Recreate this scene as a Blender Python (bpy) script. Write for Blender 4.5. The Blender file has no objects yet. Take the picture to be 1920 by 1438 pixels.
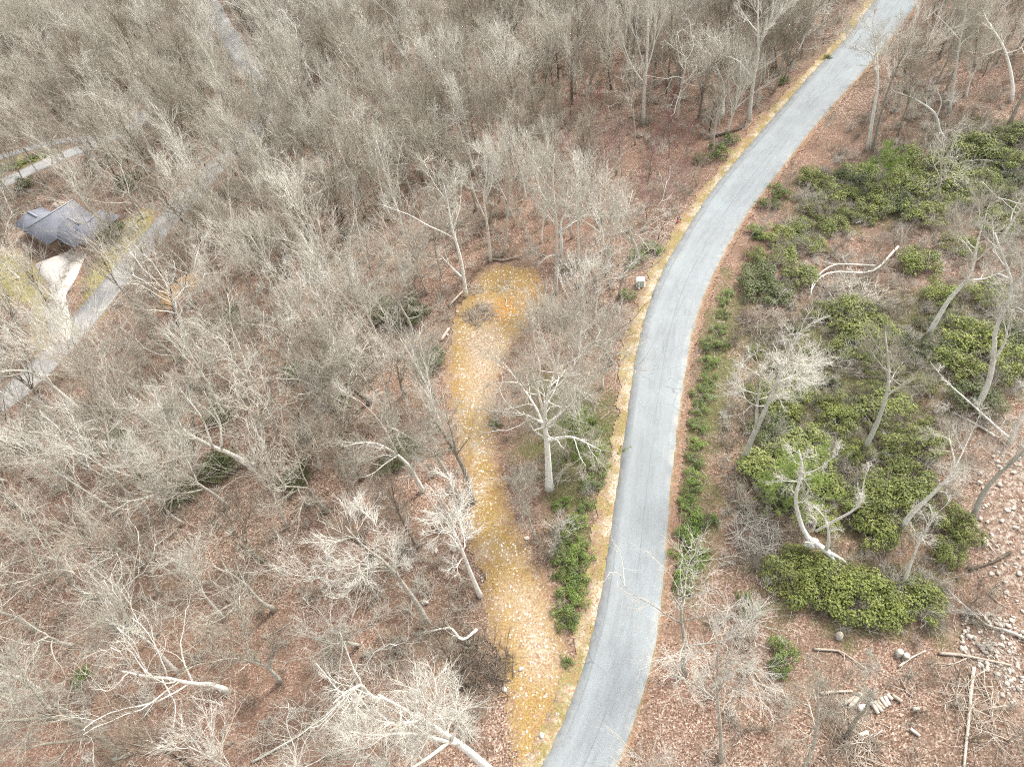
import bpy, bmesh, math, random
import numpy as np
from mathutils import Matrix, Vector
R = math.radians
rng = np.random.default_rng(11); random.seed(11)
S = bpy.context.scene

# ------------------------------------------------------------------ camera
F, CX, CY, H = 1280.0, 960.0, 719.0, 60.0
_d = np.array([1150 - CX, -(1800 - CY), -F]); _d /= np.linalg.norm(_d)
_Z = -_d; _f = np.array([0, 0, -1.0]); _Y = _f - _d * (_f @ _d); _Y /= np.linalg.norm(_Y)
M = np.array([np.cross(_Y, _Z), _Y, _Z])            # camera -> world, camera stands over the origin
cam = bpy.data.cameras.new('camera'); camo = bpy.data.objects.new('camera', cam)
S.collection.objects.link(camo)
camo.matrix_world = Matrix(((*M[0], 0), (*M[1], 0), (*M[2], H), (0, 0, 0, 1)))
cam.sensor_width = 36; cam.lens = 36 * F / 1920; cam.clip_start = .5; cam.clip_end = 3000
S.camera = camo

# ------------------------------------------------------------------ light
SUN_EL, SUN_AZ = 52, 58          # azimuth measured from +Y (away from the camera), clockwise
w = bpy.data.worlds.new('World'); S.world = w; w.use_nodes = True
nt = w.node_tree; bg = nt.nodes['Background']
sk = nt.nodes.new('ShaderNodeTexSky'); sk.sky_type = 'NISHITA'; sk.sun_disc = False
sk.sun_elevation = R(SUN_EL); sk.sun_rotation = R(SUN_AZ); sk.air_density = 1.0; sk.dust_density = 3.0
hz = nt.nodes.new('ShaderNodeHueSaturation'); hz.inputs['Saturation'].default_value = .3       # thin bright cloud: nearly white sky light
nt.links.new(sk.outputs[0], hz.inputs['Color']); nt.links.new(hz.outputs[0], bg.inputs[0]); bg.inputs[1].default_value = 0.15
sl = bpy.data.lights.new('sun', 'SUN'); sl.energy = 1.5; sl.angle = R(11); sl.color = (1, .955, .89)
so = bpy.data.objects.new('sun', sl); S.collection.objects.link(so)
a, e = R(SUN_AZ), R(SUN_EL)
so.rotation_euler = Vector((math.sin(a) * math.cos(e), math.cos(a) * math.cos(e), math.sin(e))).to_track_quat('Z', 'Y').to_euler()
so.location = (0, 0, 90)
vs = S.view_settings; vs.view_transform = 'Standard'; vs.look = 'None'; vs.gamma = 1; vs.exposure = 1.28
S.cycles.max_bounces = 6; S.cycles.diffuse_bounces = 3; S.cycles.glossy_bounces = 2
S.cycles.use_adaptive_sampling = False; S.cycles.use_denoising = False; S.cycles.pixel_filter_type = 'BLACKMAN_HARRIS'; S.cycles.filter_width = 1.1

# ------------------------------------------------------------------ terrain and pixel helpers
def vnoise(x, y, s, seed=0):
    """smooth value noise, vectorised"""
    x = np.asarray(x, float) / s; y = np.asarray(y, float) / s
    xi = np.floor(x).astype(np.int64); yi = np.floor(y).astype(np.int64)
    def h(i, j):
        n = (i * 374761393 + j * 668265263 + seed * 982451653) & 0x7fffffff
        n = ((n ^ (n >> 13)) * 1274126177) & 0x7fffffff
        return ((n ^ (n >> 16)) & 0xffff) / 65535.0
    fx = x - xi; fy = y - yi; fx = fx * fx * (3 - 2 * fx); fy = fy * fy * (3 - 2 * fy)
    return (h(xi, yi) * (1 - fx) + h(xi + 1, yi) * fx) * (1 - fy) + (h(xi, yi + 1) * (1 - fx) + h(xi + 1, yi + 1) * fx) * fy - .5
def softplus(v, k): return k * np.log1p(np.exp(np.clip(v / k, -30, 30)))
def hgt(x, y):
    x = np.asarray(x, float); y = np.asarray(y, float)
    z = -0.05 * softplus(-(x + 22), 10) + 0.06 * softplus(x - 20 - .3 * np.maximum(y, 0), 5)
    return z + 1.0 * vnoise(x, y, 42, 3) + .5 * vnoise(x, y, 17, 4)
def ray(px, py):
    v = np.array([px - CX, -(py - CY), -F]); return M @ (v / np.linalg.norm(v))
def G(px, py, dz=0):
    """pixel of the 1920 photo -> point on the ground"""
    r = ray(px, py); z = 0.0
    for _ in range(12):
        t = (z - H) / r[2]; z = float(hgt(r[0] * t, r[1] * t)) + dz
    return np.array([r[0] * t, r[1] * t, z])
def proj(p):
    q = (np.asarray(p) - np.array([0, 0, H])) @ M
    return CX + F * q[..., 0] / -q[..., 2], CY - F * q[..., 1] / -q[..., 2]
def on_plane(px, py, base):
    """pixel -> point on the upright plane through base that faces the camera"""
    n = np.array([base[0], base[1], 0.0]); n /= np.linalg.norm(n)
    r = ray(px, py); t = (n @ (base - np.array([0, 0, H]))) / (n @ r)
    return np.array([0, 0, H]) + r * t

# ------------------------------------------------------------------ object helpers
C = S.collection
def tag(o, label=None, cat=None, group=None, kind=None):
    if label: o['label'] = label
    if cat: o['category'] = cat
    if group: o['group'] = group
    if kind: o['kind'] = kind
    return o
def link(name, me, parent=None):
    o = bpy.data.objects.new(name, me); C.objects.link(o)
    if parent is not None: o.parent = parent
    return o
def empty(name, loc, rz=0, scale=1, **k):
    o = bpy.data.objects.new(name, None); C.objects.link(o); o.empty_display_size = .3
    o.location = tuple(float(v) for v in loc); o.rotation_euler = (0, 0, rz); o.scale = (scale,) * 3
    return tag(o, **k)
def mesh_np(name, V, Q, mat=None, smooth=False, attrs=None, mats=None, mi=None, uv=None):
    """V (n,3); Q list of index arrays, each (m,3) or (m,4)"""
    me = bpy.data.meshes.new(name)
    Q = [q for q in (Q if isinstance(Q, list) else [Q]) if len(q)]
    V = np.asarray(V, np.float32)
    flat = np.concatenate([q.ravel() for q in Q]).astype(np.int32)
    tot = np.concatenate([np.full(len(q), q.shape[1], np.int32) for q in Q])
    me.vertices.add(len(V)); me.vertices.foreach_set('co', V.ravel())
    me.loops.add(len(flat)); me.loops.foreach_set('vertex_index', flat)
    me.polygons.add(len(tot)); st = np.zeros(len(tot), np.int32); st[1:] = np.cumsum(tot)[:-1]
    me.polygons.foreach_set('loop_start', st)
    if mats:
        for m in mats: me.materials.append(m)
    elif mat: me.materials.append(mat)
    if mi is not None: me.polygons.foreach_set('material_index', np.asarray(mi, np.int32))
    me.update(calc_edges=True)
    if smooth: me.polygons.foreach_set('use_smooth', np.ones(len(tot), bool))
    for k, v in (attrs or {}).items():
        at = me.attributes.new(k, 'FLOAT', 'POINT'); at.data.foreach_set('value', np.asarray(v, np.float32))
    if uv is not None:
        ul = me.uv_layers.new(name='UVMap'); ul.data.foreach_set('uv', np.asarray(uv, np.float32)[flat].ravel())
    return me

# tubes: batches of polylines P (N,n,3) with radii Rr (N,n) -> prisms with k sides
def tubes(batches):
    VV, QQ, off = [], [], 0
    for P, Rr, k in batches:
        if len(P) == 0: continue
        N, n, _ = P.shape
        T = np.gradient(P, axis=1); T /= np.linalg.norm(T, axis=2, keepdims=True) + 1e-9
        ref = np.where(np.abs(T[:, :1, 2:3]) > .9, np.array([1.0, 0, 0]), np.array([0, 0, 1.0]))
        A = np.cross(T, ref); A /= np.linalg.norm(A, axis=2, keepdims=True) + 1e-9
        B = np.cross(T, A)
        th = np.arange(k) * 2 * math.pi / k
        V = P[:, :, None] + Rr[:, :, None, None] * (A[:, :, None] * np.cos(th)[:, None] + B[:, :, None] * np.sin(th)[:, None])
        idx = np.arange(N * n * k).reshape(N, n, k) + off
        a0 = idx[:, :-1]; a1 = idx[:, 1:]
        q = np.stack([a0, np.roll(a0, -1, 2), np.roll(a1, -1, 2), a1], -1).reshape(-1, 4)
        VV.append(V.reshape(-1, 3)); QQ.append(q); off += N * n * k
        if k > 3:
            cap = [idx[:, -1, ::-1] if False else idx[:, -1]]
            QQ.append(cap[0].reshape(N, k)[:, ::1]); QQ.append(idx[:, 0][:, ::-1])
    return np.concatenate(VV), QQ
def boxes(L):
    """L: list of (centre, half sizes, rz) or (c, h, 3x3 matrix)"""
    c0 = np.array([[x, y, z] for x in (-1, 1) for y in (-1, 1) for z in (-1, 1)], float)
    f0 = np.array([[0, 1, 3, 2], [4, 6, 7, 5], [0, 4, 5, 1], [2, 3, 7, 6], [0, 2, 6, 4], [1, 5, 7, 3]])
    V, Q = [], []
    for i, (c, h, r) in enumerate(L):
        if np.isscalar(r): r = np.array([[math.cos(r), -math.sin(r), 0], [math.sin(r), math.cos(r), 0], [0, 0, 1]])
        V.append((c0 * np.array(h)) @ np.asarray(r).T + np.array(c)); Q.append(f0 + 8 * i)
    return np.concatenate(V), [np.concatenate(Q)]

# ------------------------------------------------------------------ materials
class N:
    def __init__(s, name, rough=.9, spec=.25):
        s.m = bpy.data.materials.new(name); s.m.use_nodes = True; s.t = s.m.node_tree
        s.b = s.t.nodes['Principled BSDF']; s.b.inputs['Roughness'].default_value = rough
        s.b.inputs['Specular IOR Level'].default_value = spec
        s.co = None
    def n(s, typ, **k):
        x = s.t.nodes.new(typ)
        for a, v in k.items(): setattr(x, a, v)
        return x
    def put(s, sock, v):
        if hasattr(v, 'links') or isinstance(v, bpy.types.NodeSocket): s.t.links.new(v, sock)
        else:
            try: sock.default_value = v
            except Exception: sock.default_value = (*v, 1)
    def pos(s, obj=False):
        if obj: return s.n('ShaderNodeTexCoord').outputs['Object']
        if s.co is None: s.co = s.n('ShaderNodeNewGeometry').outputs['Position']
        return s.co
    def noise(s, scale, detail=3, rough=.6, vec=None, dist=0, color=False):
        x = s.n('ShaderNodeTexNoise'); s.put(x.inputs['Vector'], vec if vec is not None else s.pos())
        x.inputs['Scale'].default_value = scale; x.inputs['Detail'].default_value = detail
        x.inputs['Roughness'].default_value = rough; x.inputs['Distortion'].default_value = dist
        return x.outputs['Color' if color else 'Fac']
    def voro(s, scale, out='Color', vec=None, feat='F1', rnd=1):
        x = s.n('ShaderNodeTexVoronoi', feature=feat); s.put(x.inputs['Vector'], vec if vec is not None else s.pos())
        x.inputs['Scale'].default_value = scale; x.inputs['Randomness'].default_value = rnd
        return x.outputs[out]
    def ramp(s, fac, stops, interp='LINEAR'):
        x = s.n('ShaderNodeValToRGB'); x.color_ramp.interpolation = interp; s.put(x.inputs[0], fac)
        el = x.color_ramp.elements
        while len(el) < len(stops): el.new(.5)
        for q, (p, c) in zip(el, stops):
            q.position = p; q.color = (*c, 1) if not np.isscalar(c) else (c, c, c, 1)
        return x.outputs[0]
    def mix(s, fac, a, b, mode='MIX'):
        x = s.n('ShaderNodeMix', data_type='RGBA', blend_type=mode)
        s.put(x.inputs[0], fac); s.put(x.inputs[6], a); s.put(x.inputs[7], b); return x.outputs[2]
    def math(s, op, a, b=0.0, clamp=False):
        x = s.n('ShaderNodeMath', operation=op, use_clamp=clamp); s.put(x.inputs[0], a); s.put(x.inputs[1], b); return x.outputs[0]
    def mr(s, v, a, b, c=0, d=1):
        x = s.n('ShaderNodeMapRange'); s.put(x.inputs[0], v)
        for i, q in zip((1, 2, 3, 4), (a, b, c, d)): x.inputs[i].default_value = q
        return x.outputs[0]
    def sep(s, v, i):
        x = s.n('ShaderNodeSeparateColor'); s.put(x.inputs[0], v); return x.outputs[i]
    def attr(s, name): return s.n('ShaderNodeAttribute', attribute_name=name).outputs['Fac']
    def orand(s): return s.n('ShaderNodeObjectInfo').outputs['Random']
    def island(s): return s.n('ShaderNodeNewGeometry').outputs['Random Per Island']
    def bump(s, hh, strength=.5, dist=.1):
        x = s.n('ShaderNodeBump'); s.put(x.inputs['Height'], hh); x.inputs['Strength'].default_value = strength
        x.inputs['Distance'].default_value = dist; s.t.links.new(x.outputs[0], s.b.inputs['Normal'])
    def col(s, c): s.put(s.b.inputs['Base Color'], c); return s.m

def litter_color(n):
    """leaf litter: pinkish brown with pale and dark single leaves"""
    v = n.voro(10.5); r = n.sep(v, 0); g = n.sep(v, 1)
    base = n.ramp(r, [(0, (.045, .030, .020)), (.25, (.13, .080, .058)), (.55, (.25, .155, .115)), (.8, (.36, .245, .185)), (.93, (.58, .46, .35)), (1, (.76, .66, .54))])
    v2 = n.sep(n.voro(7.5), 0)
    base = n.mix(.28, base, n.ramp(v2, [(0, (.045, .036, .026)), (.6, (.25, .16, .11)), (1, (.66, .53, .41))]))
    big = n.noise(.11, 4, .6)
    base = n.mix(n.mr(big, .45, .62, 0, .65), base, n.mix(n.noise(3, 3), (.10, .075, .05), (.22, .165, .115)))
    b2 = n.noise(.6, 4, .65)
    base = n.mix(n.mr(b2, .52, .66, 0, .6), base, (.11, .078, .052))
    b3 = n.noise(.035, 2, .5)
    return n.mix(n.mr(b3, .4, .6, 0, .35), base, (.29, .165, .115))
    so_ = n.noise(1.3, 5, .75, dist=.6); base = n.mix(n.mr(so_, .52, .60, 0, .55), base, n.mix(n.noise(.4, 2), (.085, .062, .042), (.33, .27, .20)))
    ms = n.noise(.22, 4, .7, dist=1)
    return n.mix(n.mr(ms, .60, .70, 0, .5), n.mix(n.mr(b3, .4, .6, 0, .35), base, (.29, .165, .115)), (.15, .145, .05))
    #
def mat_ground():
    n = N('leaf_litter_soil', .95, .1)
    lit = litter_color(n)
    # rocky scree on the right
    vs_ = n.voro(2.6); rk = n.ramp(n.sep(vs_, 0), [(0, (.12, .085, .06)), (.5, (.28, .20, .15)), (.7, (.46, .39, .32)), (1, (.70, .65, .57))], 'CONSTANT')
    vs2 = n.voro(6); rk2 = n.ramp(n.sep(vs2, 1), [(0, (.22, .14, .1)), (.55, (.40, .28, .21)), (.75, (.66, .6, .52)), (1, (.78, .73, .66))], 'CONSTANT')
    rk = n.mix(.5, rk, rk2)
    sc = n.attr('scree'); ns = n.noise(.5, 4, .7)
    f = n.mr(n.math('ADD', sc, n.math('MULTIPLY', n.math('SUBTRACT', ns, .5), 14.0)), 1.0, -2.5, 0, .8)
    c = n.mix(f, lit, rk)
    # lawn and mossy grass
    lw = n.attr('lawn'); gr = n.ramp(n.noise(2.5, 4, .7), [(.3, (.17, .15, .06)), (.5, (.29, .26, .11)), (.7, (.42, .35, .19))])
    f = n.mr(n.math('ADD', lw, n.math('MULTIPLY', n.math('SUBTRACT', ns, .5), 5.0)), .8, -.8)
    c = n.mix(f, c, gr)
    # green low growth under the evergreens
    gn = n.attr('green'); gc = n.ramp(n.noise(4, 4, .7), [(.3, (.04, .055, .018)), (.5, (.10, .115, .04)), (.7, (.22, .19, .10))])
    f = n.mr(n.math('ADD', gn, n.math('MULTIPLY', n.math('SUBTRACT', n.noise(.35, 4, .7), .5), 14.0)), 2, -1.5, 0, .8)
    c = n.mix(f, c, gc)
    n.bump(n.math('ADD', n.sep(n.voro(10.5), 2), n.noise(1.1, 4)), .45, .09)
    return n.col(c)
def mat_gravel():
    n = N('ochre_gravel', .95, .1)
    big = n.noise(.32, 4, .62); fine = n.noise(7, 4, .7)
    och = n.ramp(fine, [(.28, (.17, .105, .038)), (.5, (.33, .22, .078)), (.72, (.50, .39, .20))])
    sandy = n.ramp(n.noise(5, 4, .7), [(.3, (.25, .185, .125)), (.5, (.42, .335, .235)), (.7, (.62, .53, .41))])
    o2 = n.ramp(fine, [(.28, (.25, .115, .03)), (.5, (.43, .215, .055)), (.75, (.58, .39, .17))])
    c = n.mix(n.mr(big, .54, .66, 0, .7), och, sandy)
    c = n.mix(n.mr(n.attr('orange'), 1.0, -1.5), c, n.mix(.35, o2, och))
    c = n.mix(n.mr(n.attr('sandy'), .9, -1.8, 0, .85), c, sandy)
    v = n.voro(5.5); st = n.math('GREATER_THAN', n.sep(v, 0), .86)
    near = n.math('LESS_THAN', n.voro(5.5, 'Distance'), .50)
    dens = n.mr(n.noise(.22, 3, .6, vec=n.pos()), .36, .55)
    stc = n.ramp(n.sep(v, 1), [(0, (.48, .42, .34)), (1, (.86, .83, .76))])
    c = n.mix(n.math('MULTIPLY', n.math('MULTIPLY', st, near), dens), c, stc)
    lv = n.voro(7.5); c = n.mix(n.math('MULTIPLY', n.math('GREATER_THAN', n.sep(lv, 2), .86), .8), c, (.30, .16, .10))
    e_ = n.attr('edge'); f = n.mr(n.math('ADD', e_, n.math('MULTIPLY', n.math('SUBTRACT', n.noise(1.6, 4, .75), .5), 4.0)), -1.4, .6)
    c = n.mix(f, c, litter_color(n))
    n.bump(n.noise(9, 3), .3, .06)
    return n.col(c)
def mat_verge():
    n = N('mossy_verge_gravel', .95, .1)
    fine = n.noise(6, 4, .7)
    pale = n.ramp(fine, [(.28, (.25, .195, .125)), (.45, (.43, .36, .25)), (.7, (.70, .64, .52))])
    moss = n.ramp(n.noise(8, 3, .7), [(.3, (.15, .125, .045)), (.55, (.30, .25, .105)), (.75, (.46, .41, .24))])
    c = n.mix(n.mr(n.noise(.42, 4, .7), .42, .54), pale, moss)
    e_ = n.attr('edge')                                 # distance from the asphalt
    c = n.mix(n.mr(e_, .3, 1.4, 0, .85), c, n.mix(n.math('GREATER_THAN', n.noise(.8, 4, .7), .5), moss, litter_color(n)))
    sd = n.attr('side')
    c = n.mix(n.math('MULTIPLY', sd, n.mr(e_, -.05, .35, .3, .95)), c, litter_color(n))
    lf = n.voro(7); c = n.mix(n.math('MULTIPLY', n.math('GREATER_THAN', n.sep(lf, 2), .80), .8), c, (.36, .20, .12))
    n.bump(fine, .3, .05)
    return n.col(c)
def mat_asphalt(name='asphalt', tint=(.285, .303, .306), old=0):
    n = N(name, .85, .3)
    uv = n.n('ShaderNodeTexCoord').outputs['UV']
    sc = n.n('ShaderNodeMapping'); sc.inputs['Scale'].default_value = (14, .35, 1); n.put(sc.inputs['Vector'], uv)
    st = n.noise(1, 4, .6, vec=sc.outputs[0])
    c = n.mix(n.mr(st, .3, .7, 0, .45), tuple(v * .80 for v in tint), tuple(min(1, v * 1.25) for v in tint))
    c = n.mix(n.mr(n.noise(.16, 4, .65), .45, .65, 0, .6), c, tuple(v * k for v, k in zip(tint, (1.08, 1.14, 1.13))))
    c = n.mix(n.mr(n.noise(.5, 3, .6), .5, .7, 0, .2), c, tuple(v * .78 for v in tint))
    gr = n.ramp(n.sep(n.voro(22), 0), [(0, .84), (.5, 1.0), (1, 1.14)])
    c = n.mix(1, c, gr, 'MULTIPLY')
    sx = n.n('ShaderNodeSeparateXYZ'); n.put(sx.inputs[0], uv)
    wob = n.math('MULTIPLY', n.math('SUBTRACT', n.noise(.35, 4, .7), .5), .035)
    seam = n.math('ABSOLUTE', n.math('SUBTRACT', n.math('ADD', sx.outputs[0], wob), .56))
    c = n.mix(n.math('MULTIPLY', n.mr(seam, .003, .010, .42, 0), n.mr(n.noise(.12, 3), .38, .55)), c, (.10, .11, .115))
    s2 = n.math('ABSOLUTE', n.math('SUBTRACT', n.math('ADD', sx.outputs[0], n.math('MULTIPLY', wob, 1.8)), .13))
    c = n.mix(n.math('MULTIPLY', n.mr(s2, .004, .010, .5, 0), n.mr(n.noise(.05, 2), .45, .55)), c, (.11, .12, .12))
    # dusty pale margins, fine wandering cracks
    ed = n.math('ABSOLUTE', n.math('SUBTRACT', sx.outputs[0], .5))
    c = n.mix(n.math('MULTIPLY', n.mr(ed, .36, .5, 0, .7), n.mr(n.noise(.9, 4, .7), .4, .65)), c, (.47, .44, .38))
    pt = n.voro(.085, 'Color', vec=n.mix(.1, n.pos(), n.noise(.8, 2, color=True), 'ADD')); c = n.mix(n.math('MULTIPLY', n.math('GREATER_THAN', n.sep(pt, 0), .72), .28), c, tuple(v * .74 for v in tint))
    wt = n.math('ABSOLUTE', n.math('SUBTRACT', n.math('ABSOLUTE', n.math('SUBTRACT', sx.outputs[0], .5)), .27)); c = n.mix(n.mr(wt, .03, .11, .22, 0), c, tuple(min(1, v * 1.22) for v in tint))
    sp_ = n.noise(2.3, 3, .6); c = n.mix(n.mr(sp_, .70, .76, 0, .5), c, (.16, .16, .155))
    ck = n.voro(.33, 'Distance', feat='DISTANCE_TO_EDGE', vec=n.mix(.25, n.pos(), n.noise(1.5, 3, color=True), 'ADD'))
    c = n.mix(n.math('MULTIPLY', n.mr(ck, .0, .012, .55, 0), n.mr(n.noise(.07, 2), .5, .6)), c, (.11, .115, .12))
    n.bump(n.noise(30, 2), .15, .01)
    return n.col(c)
def mat_bark(name, dark, mid, white, wf=.5):
    n = N(name, .9, .15)
    f1 = n.noise(2.2, 5, .7); r = n.orand()
    c = n.ramp(f1, [(.25, dark), (.48, mid), (.62, mid), (.75, white)])
    c = n.mix(n.math('MULTIPLY', n.math('GREATER_THAN', n.noise(5.5, 3, .6), .52), wf), c, white)
    hs = n.n('ShaderNodeHueSaturation'); n.put(hs.inputs['Color'], c); n.put(hs.inputs['Value'], n.mr(r, 0, 1, .66, 1.3))
    n.put(hs.inputs['Saturation'], n.mr(r, 0, 1, 1.2, .8))
    n.bump(n.noise(14, 3), .4, .03)
    return n.col(hs.outputs[0])
def mat_leaf(name, cols, rough=.45, spec=.4, trans=.15):
    n = N(name, rough, spec)
    c = n.ramp(n.island(), [(i / (len(cols) - 1), q) for i, q in enumerate(cols)])
    c = n.mix(n.mr(n.noise(.9, 3), .42, .62, 0, .55), c, cols[0])
    hs = n.n('ShaderNodeHueSaturation'); n.put(hs.inputs['Color'], c); n.put(hs.inputs['Value'], n.mr(n.orand(), 0, 1, .75, 1.2))
    return n.col(hs.outputs[0])
def mat_plain(name, c, rough=.7, spec=.3, var=.25, sc=6):
    n = N(name, rough, spec)
    d = tuple(v * (1 - var) for v in c); l = tuple(min(1, v * (1 + var)) for v in c)
    return n.col(n.ramp(n.noise(sc, 4, .65), [(.3, d), (.7, l)]))

MG, MGR, MV, MA = mat_ground(), mat_gravel(), mat_verge(), mat_asphalt()
MA2 = mat_asphalt('old_asphalt', (.38, .372, .36)); MCON = mat_plain('pale_concrete', (.68, .63, .56), .9, .2, .15, 1.5)
B_WHITE = mat_bark('lichen_white_bark', (.26, .24, .185), (.64, .62, .53), (.90, .88, .80), .55)
B_GREY = mat_bark('grey_bark', (.12, .105, .08), (.38, .35, .28), (.70, .68, .58), .5)
B_TWIG = mat_bark('grey_twigs', (.22, .195, .15), (.51, .465, .375), (.77, .73, .63), .45)
B_TWIGW = mat_bark('pale_twigs', (.32, .29, .23), (.60, .565, .475), (.84, .82, .74), .45)
B_BROWN = mat_bark('brown_twigs', (.13, .105, .08), (.33, .27, .205), (.56, .49, .40), .35)
B_RED = mat_bark('reddish_twigs', (.20, .09, .08), (.36, .19, .17), (.50, .34, .31), .3)
B_DARK = mat_bark('dark_bark', (.06, .048, .036), (.17, .14, .108), (.36, .32, .26), .3)
B_WOOD = mat_bark('weathered_wood', (.28, .22, .16), (.52, .44, .35), (.78, .72, .62), .5)
L_RHO = mat_leaf('rhododendron_leaves', [(.055, .07, .018), (.15, .185, .035), (.28, .32, .06), (.50, .52, .15)])
L_LAU = mat_leaf('laurel_leaves', [(.035, .06, .014), (.095, .165, .024), (.19, .28, .04), (.38, .44, .11)])
L_PINE = mat_leaf('pine_needles', [(.14, .19, .045), (.24, .32, .08), (.36, .45, .13), (.48, .56, .22)], .6, .2)
L_DARK = mat_leaf('dark_evergreen_leaves', [(.03, .045, .014), (.07, .09, .025), (.12, .145, .04), (.22, .24, .08)])
L_DRY = mat_leaf('dry_brown_leaves', [(.16, .075, .045), (.30, .16, .10), (.42, .25, .17), (.60, .44, .33)], .8, .1)
M_STONE = mat_plain('pale_stone', (.52, .47, .40), .9, .2, .3, 3)

# ------------------------------------------------------------------ traced outlines (photo pixels)
RL = [(880, 1640), (950, 1540), (1022, 1438), (1063, 1345), (1090, 1265), (1110, 1200), (1128, 1118), (1141, 1030), (1150, 958), (1166, 860), (1178, 760), (1194, 660), (1207, 600),
      (1226, 540), (1255, 482), (1280, 443), (1323, 373), (1370, 313), (1413, 263), (1457, 213), (1487, 180), (1517, 143), (1557, 103), (1587, 73), (1613, 37), (1640, 3), (1670, -40), (1700, -80)]
RR = [(1060, 1610), (1110, 1530), (1162, 1438), (1190, 1345), (1220, 1265), (1232, 1200), (1242, 1118), (1248, 1030), (1253, 958), (1262, 860), (1275, 760), (1290, 660), (1303, 600),
      (1325, 540), (1353, 482), (1378, 435), (1410, 387), (1447, 340), (1483, 293), (1510, 257), (1538, 225), (1566, 195), (1593, 163), (1620, 133), (1650, 98), (1690, 48), (1725, 0), (1750, -35)]
def resample(P, n):
    P = np.asarray(P, float); d = np.r_[0, np.cumsum(np.linalg.norm(np.diff(P, axis=0), axis=1))]
    t = np.linspace(0, d[-1], n)
    Q = np.stack([np.interp(t, d, P[:, i]) for i in range(P.shape[1])], 1)
    return Q
def smooth(P, it=6):
    P = P.copy()
    for _ in range(it): P[1:-1] = (P[:-2] + 2 * P[1:-1] + P[2:]) / 4
    return P
def wpts(L): return np.array([G(*p)[:2] for p in L])
rl, rr = smooth(resample(wpts(RL), 240), 30), smooth(resample(wpts(RR), 240), 30)
cen = (rl + rr) / 2
tg = np.gradient(cen, axis=0); tg /= np.linalg.norm(tg, axis=1, keepdims=True); nr = np.stack([tg[:, 1], -tg[:, 0]], 1)
half = np.abs(((rr - rl) * nr).sum(1)) / 2; half = smooth(half[:, None], 30)[:, 0]
print('road width', half.min() * 2, half.max() * 2)
def nearest(P, line):
    """distance to polyline, side (+ right) and index, chunked"""
    D = np.empty(len(P)); I = np.empty(len(P), int)
    for i in range(0, len(P), 20000):
        q = P[i:i + 20000]; d = ((q[:, None] - line[None]) ** 2).sum(2); j = d.argmin(1); I[i:i + 20000] = j; D[i:i + 20000] = np.sqrt(d[np.arange(len(q)), j])
    return D, I
def edge_dist(P):
    """signed distance beyond the main road's asphalt edge and side"""
    D, I = nearest(P, cen); v = P - cen[I]; s = (v * nr[I]).sum(1)
    return np.abs(D) - half[I], np.sign(s), I
def sdf(P, poly):
    """signed distance, negative inside"""
    poly = np.asarray(poly); a = poly; b = np.roll(poly, -1, 0); D = np.full(len(P), 1e9); ins = np.zeros(len(P), bool)
    for p, q in zip(a, b):
        e = q - p; t = np.clip(((P - p) @ e) / (e @ e + 1e-9), 0, 1)
        D = np.minimum(D, np.linalg.norm(P - p - t[:, None] * e, axis=1))
        c = (p[1] > P[:, 1]) != (q[1] > P[:, 1])
        with np.errstate(divide='ignore', invalid='ignore'):
            xx = (q[0] - p[0]) * (P[:, 1] - p[1]) / (q[1] - p[1]) + p[0]
        ins ^= c & (P[:, 0] < xx)
    return np.where(ins, -D, D)
TRACK = wpts([(905, 508), (955, 492), (1000, 502), (1028, 530), (1030, 565), (1005, 600), (965, 640), (940, 690), (925, 760), (925, 830), (945, 900), (965, 970), (1000, 1050), (1030, 1110),
              (1055, 1180), (1072, 1250), (1085, 1290), (1070, 1345), (1035, 1410), (1000, 1470), (960, 1500), (955, 1400), (945, 1320), (925, 1250), (920, 1180), (905, 1110), (880, 1030), (872, 960), (868, 880), (850, 800), (838, 720),
              (838, 650), (850, 590), (868, 548)])
ORANGE = wpts([(1000, 505), (1028, 530), (1033, 570), (1010, 610), (985, 590), (960, 600), (925, 610), (910, 590), (930, 560), (975, 560), (995, 540)])
SANDY = wpts([(868, 620), (930, 600), (960, 640), (925, 740), (900, 790), (870, 740)])
SANDY2 = wpts([(945, 1080), (1010, 1100), (1050, 1220), (1040, 1290), (990, 1280), (960, 1180)])
SCREE = wpts([(1830, 880), (1900, 810), (1990, 780), (2100, 1000), (2000, 1180), (1900, 1150), (1840, 1060), (1825, 960)])
SCREE2 = wpts([(1800, 1140), (1900, 1150), (2000, 1300), (1900, 1330), (1800, 1220)])
LAWN = wpts([(-40, 480), (30, 470), (75, 500), (90, 560), (88, 660), (60, 650), (60, 570), (-40, 560)])
LAWN2 = wpts([(210, 440), (255, 400), (290, 390), (275, 470), (225, 530), (190, 600), (150, 590), (160, 520)])
LAWN3 = wpts([(-40, 318), (40, 290), (110, 275), (110, 285), (50, 312), (-40, 340)])
GREENS = [[(1330, 610), (1365, 520), (1400, 580), (1380, 700), (1340, 900), (1330, 1060), (1280, 1120), (1268, 1060), (1290, 850), (1312, 700)],
          [(1500, 330), (1700, 300), (1830, 220), (1960, 250), (1960, 420), (1700, 400), (1560, 430), (1480, 470)],
          [(1420, 1060), (1560, 1040), (1780, 1080), (1750, 1180), (1600, 1190), (1440, 1130)],
          [(1400, 620), (1640, 560), (1780, 560), (1920, 560), (1920, 760), (1760, 740), (1740, 1000), (1600, 1000), (1420, 960)],
          [(1000, 700), (1100, 720), (1155, 760), (1130, 900), (1060, 1180), (1030, 1100), (1050, 950), (980, 850)]]
GREENS = [wpts(g) for g in GREENS]

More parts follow.
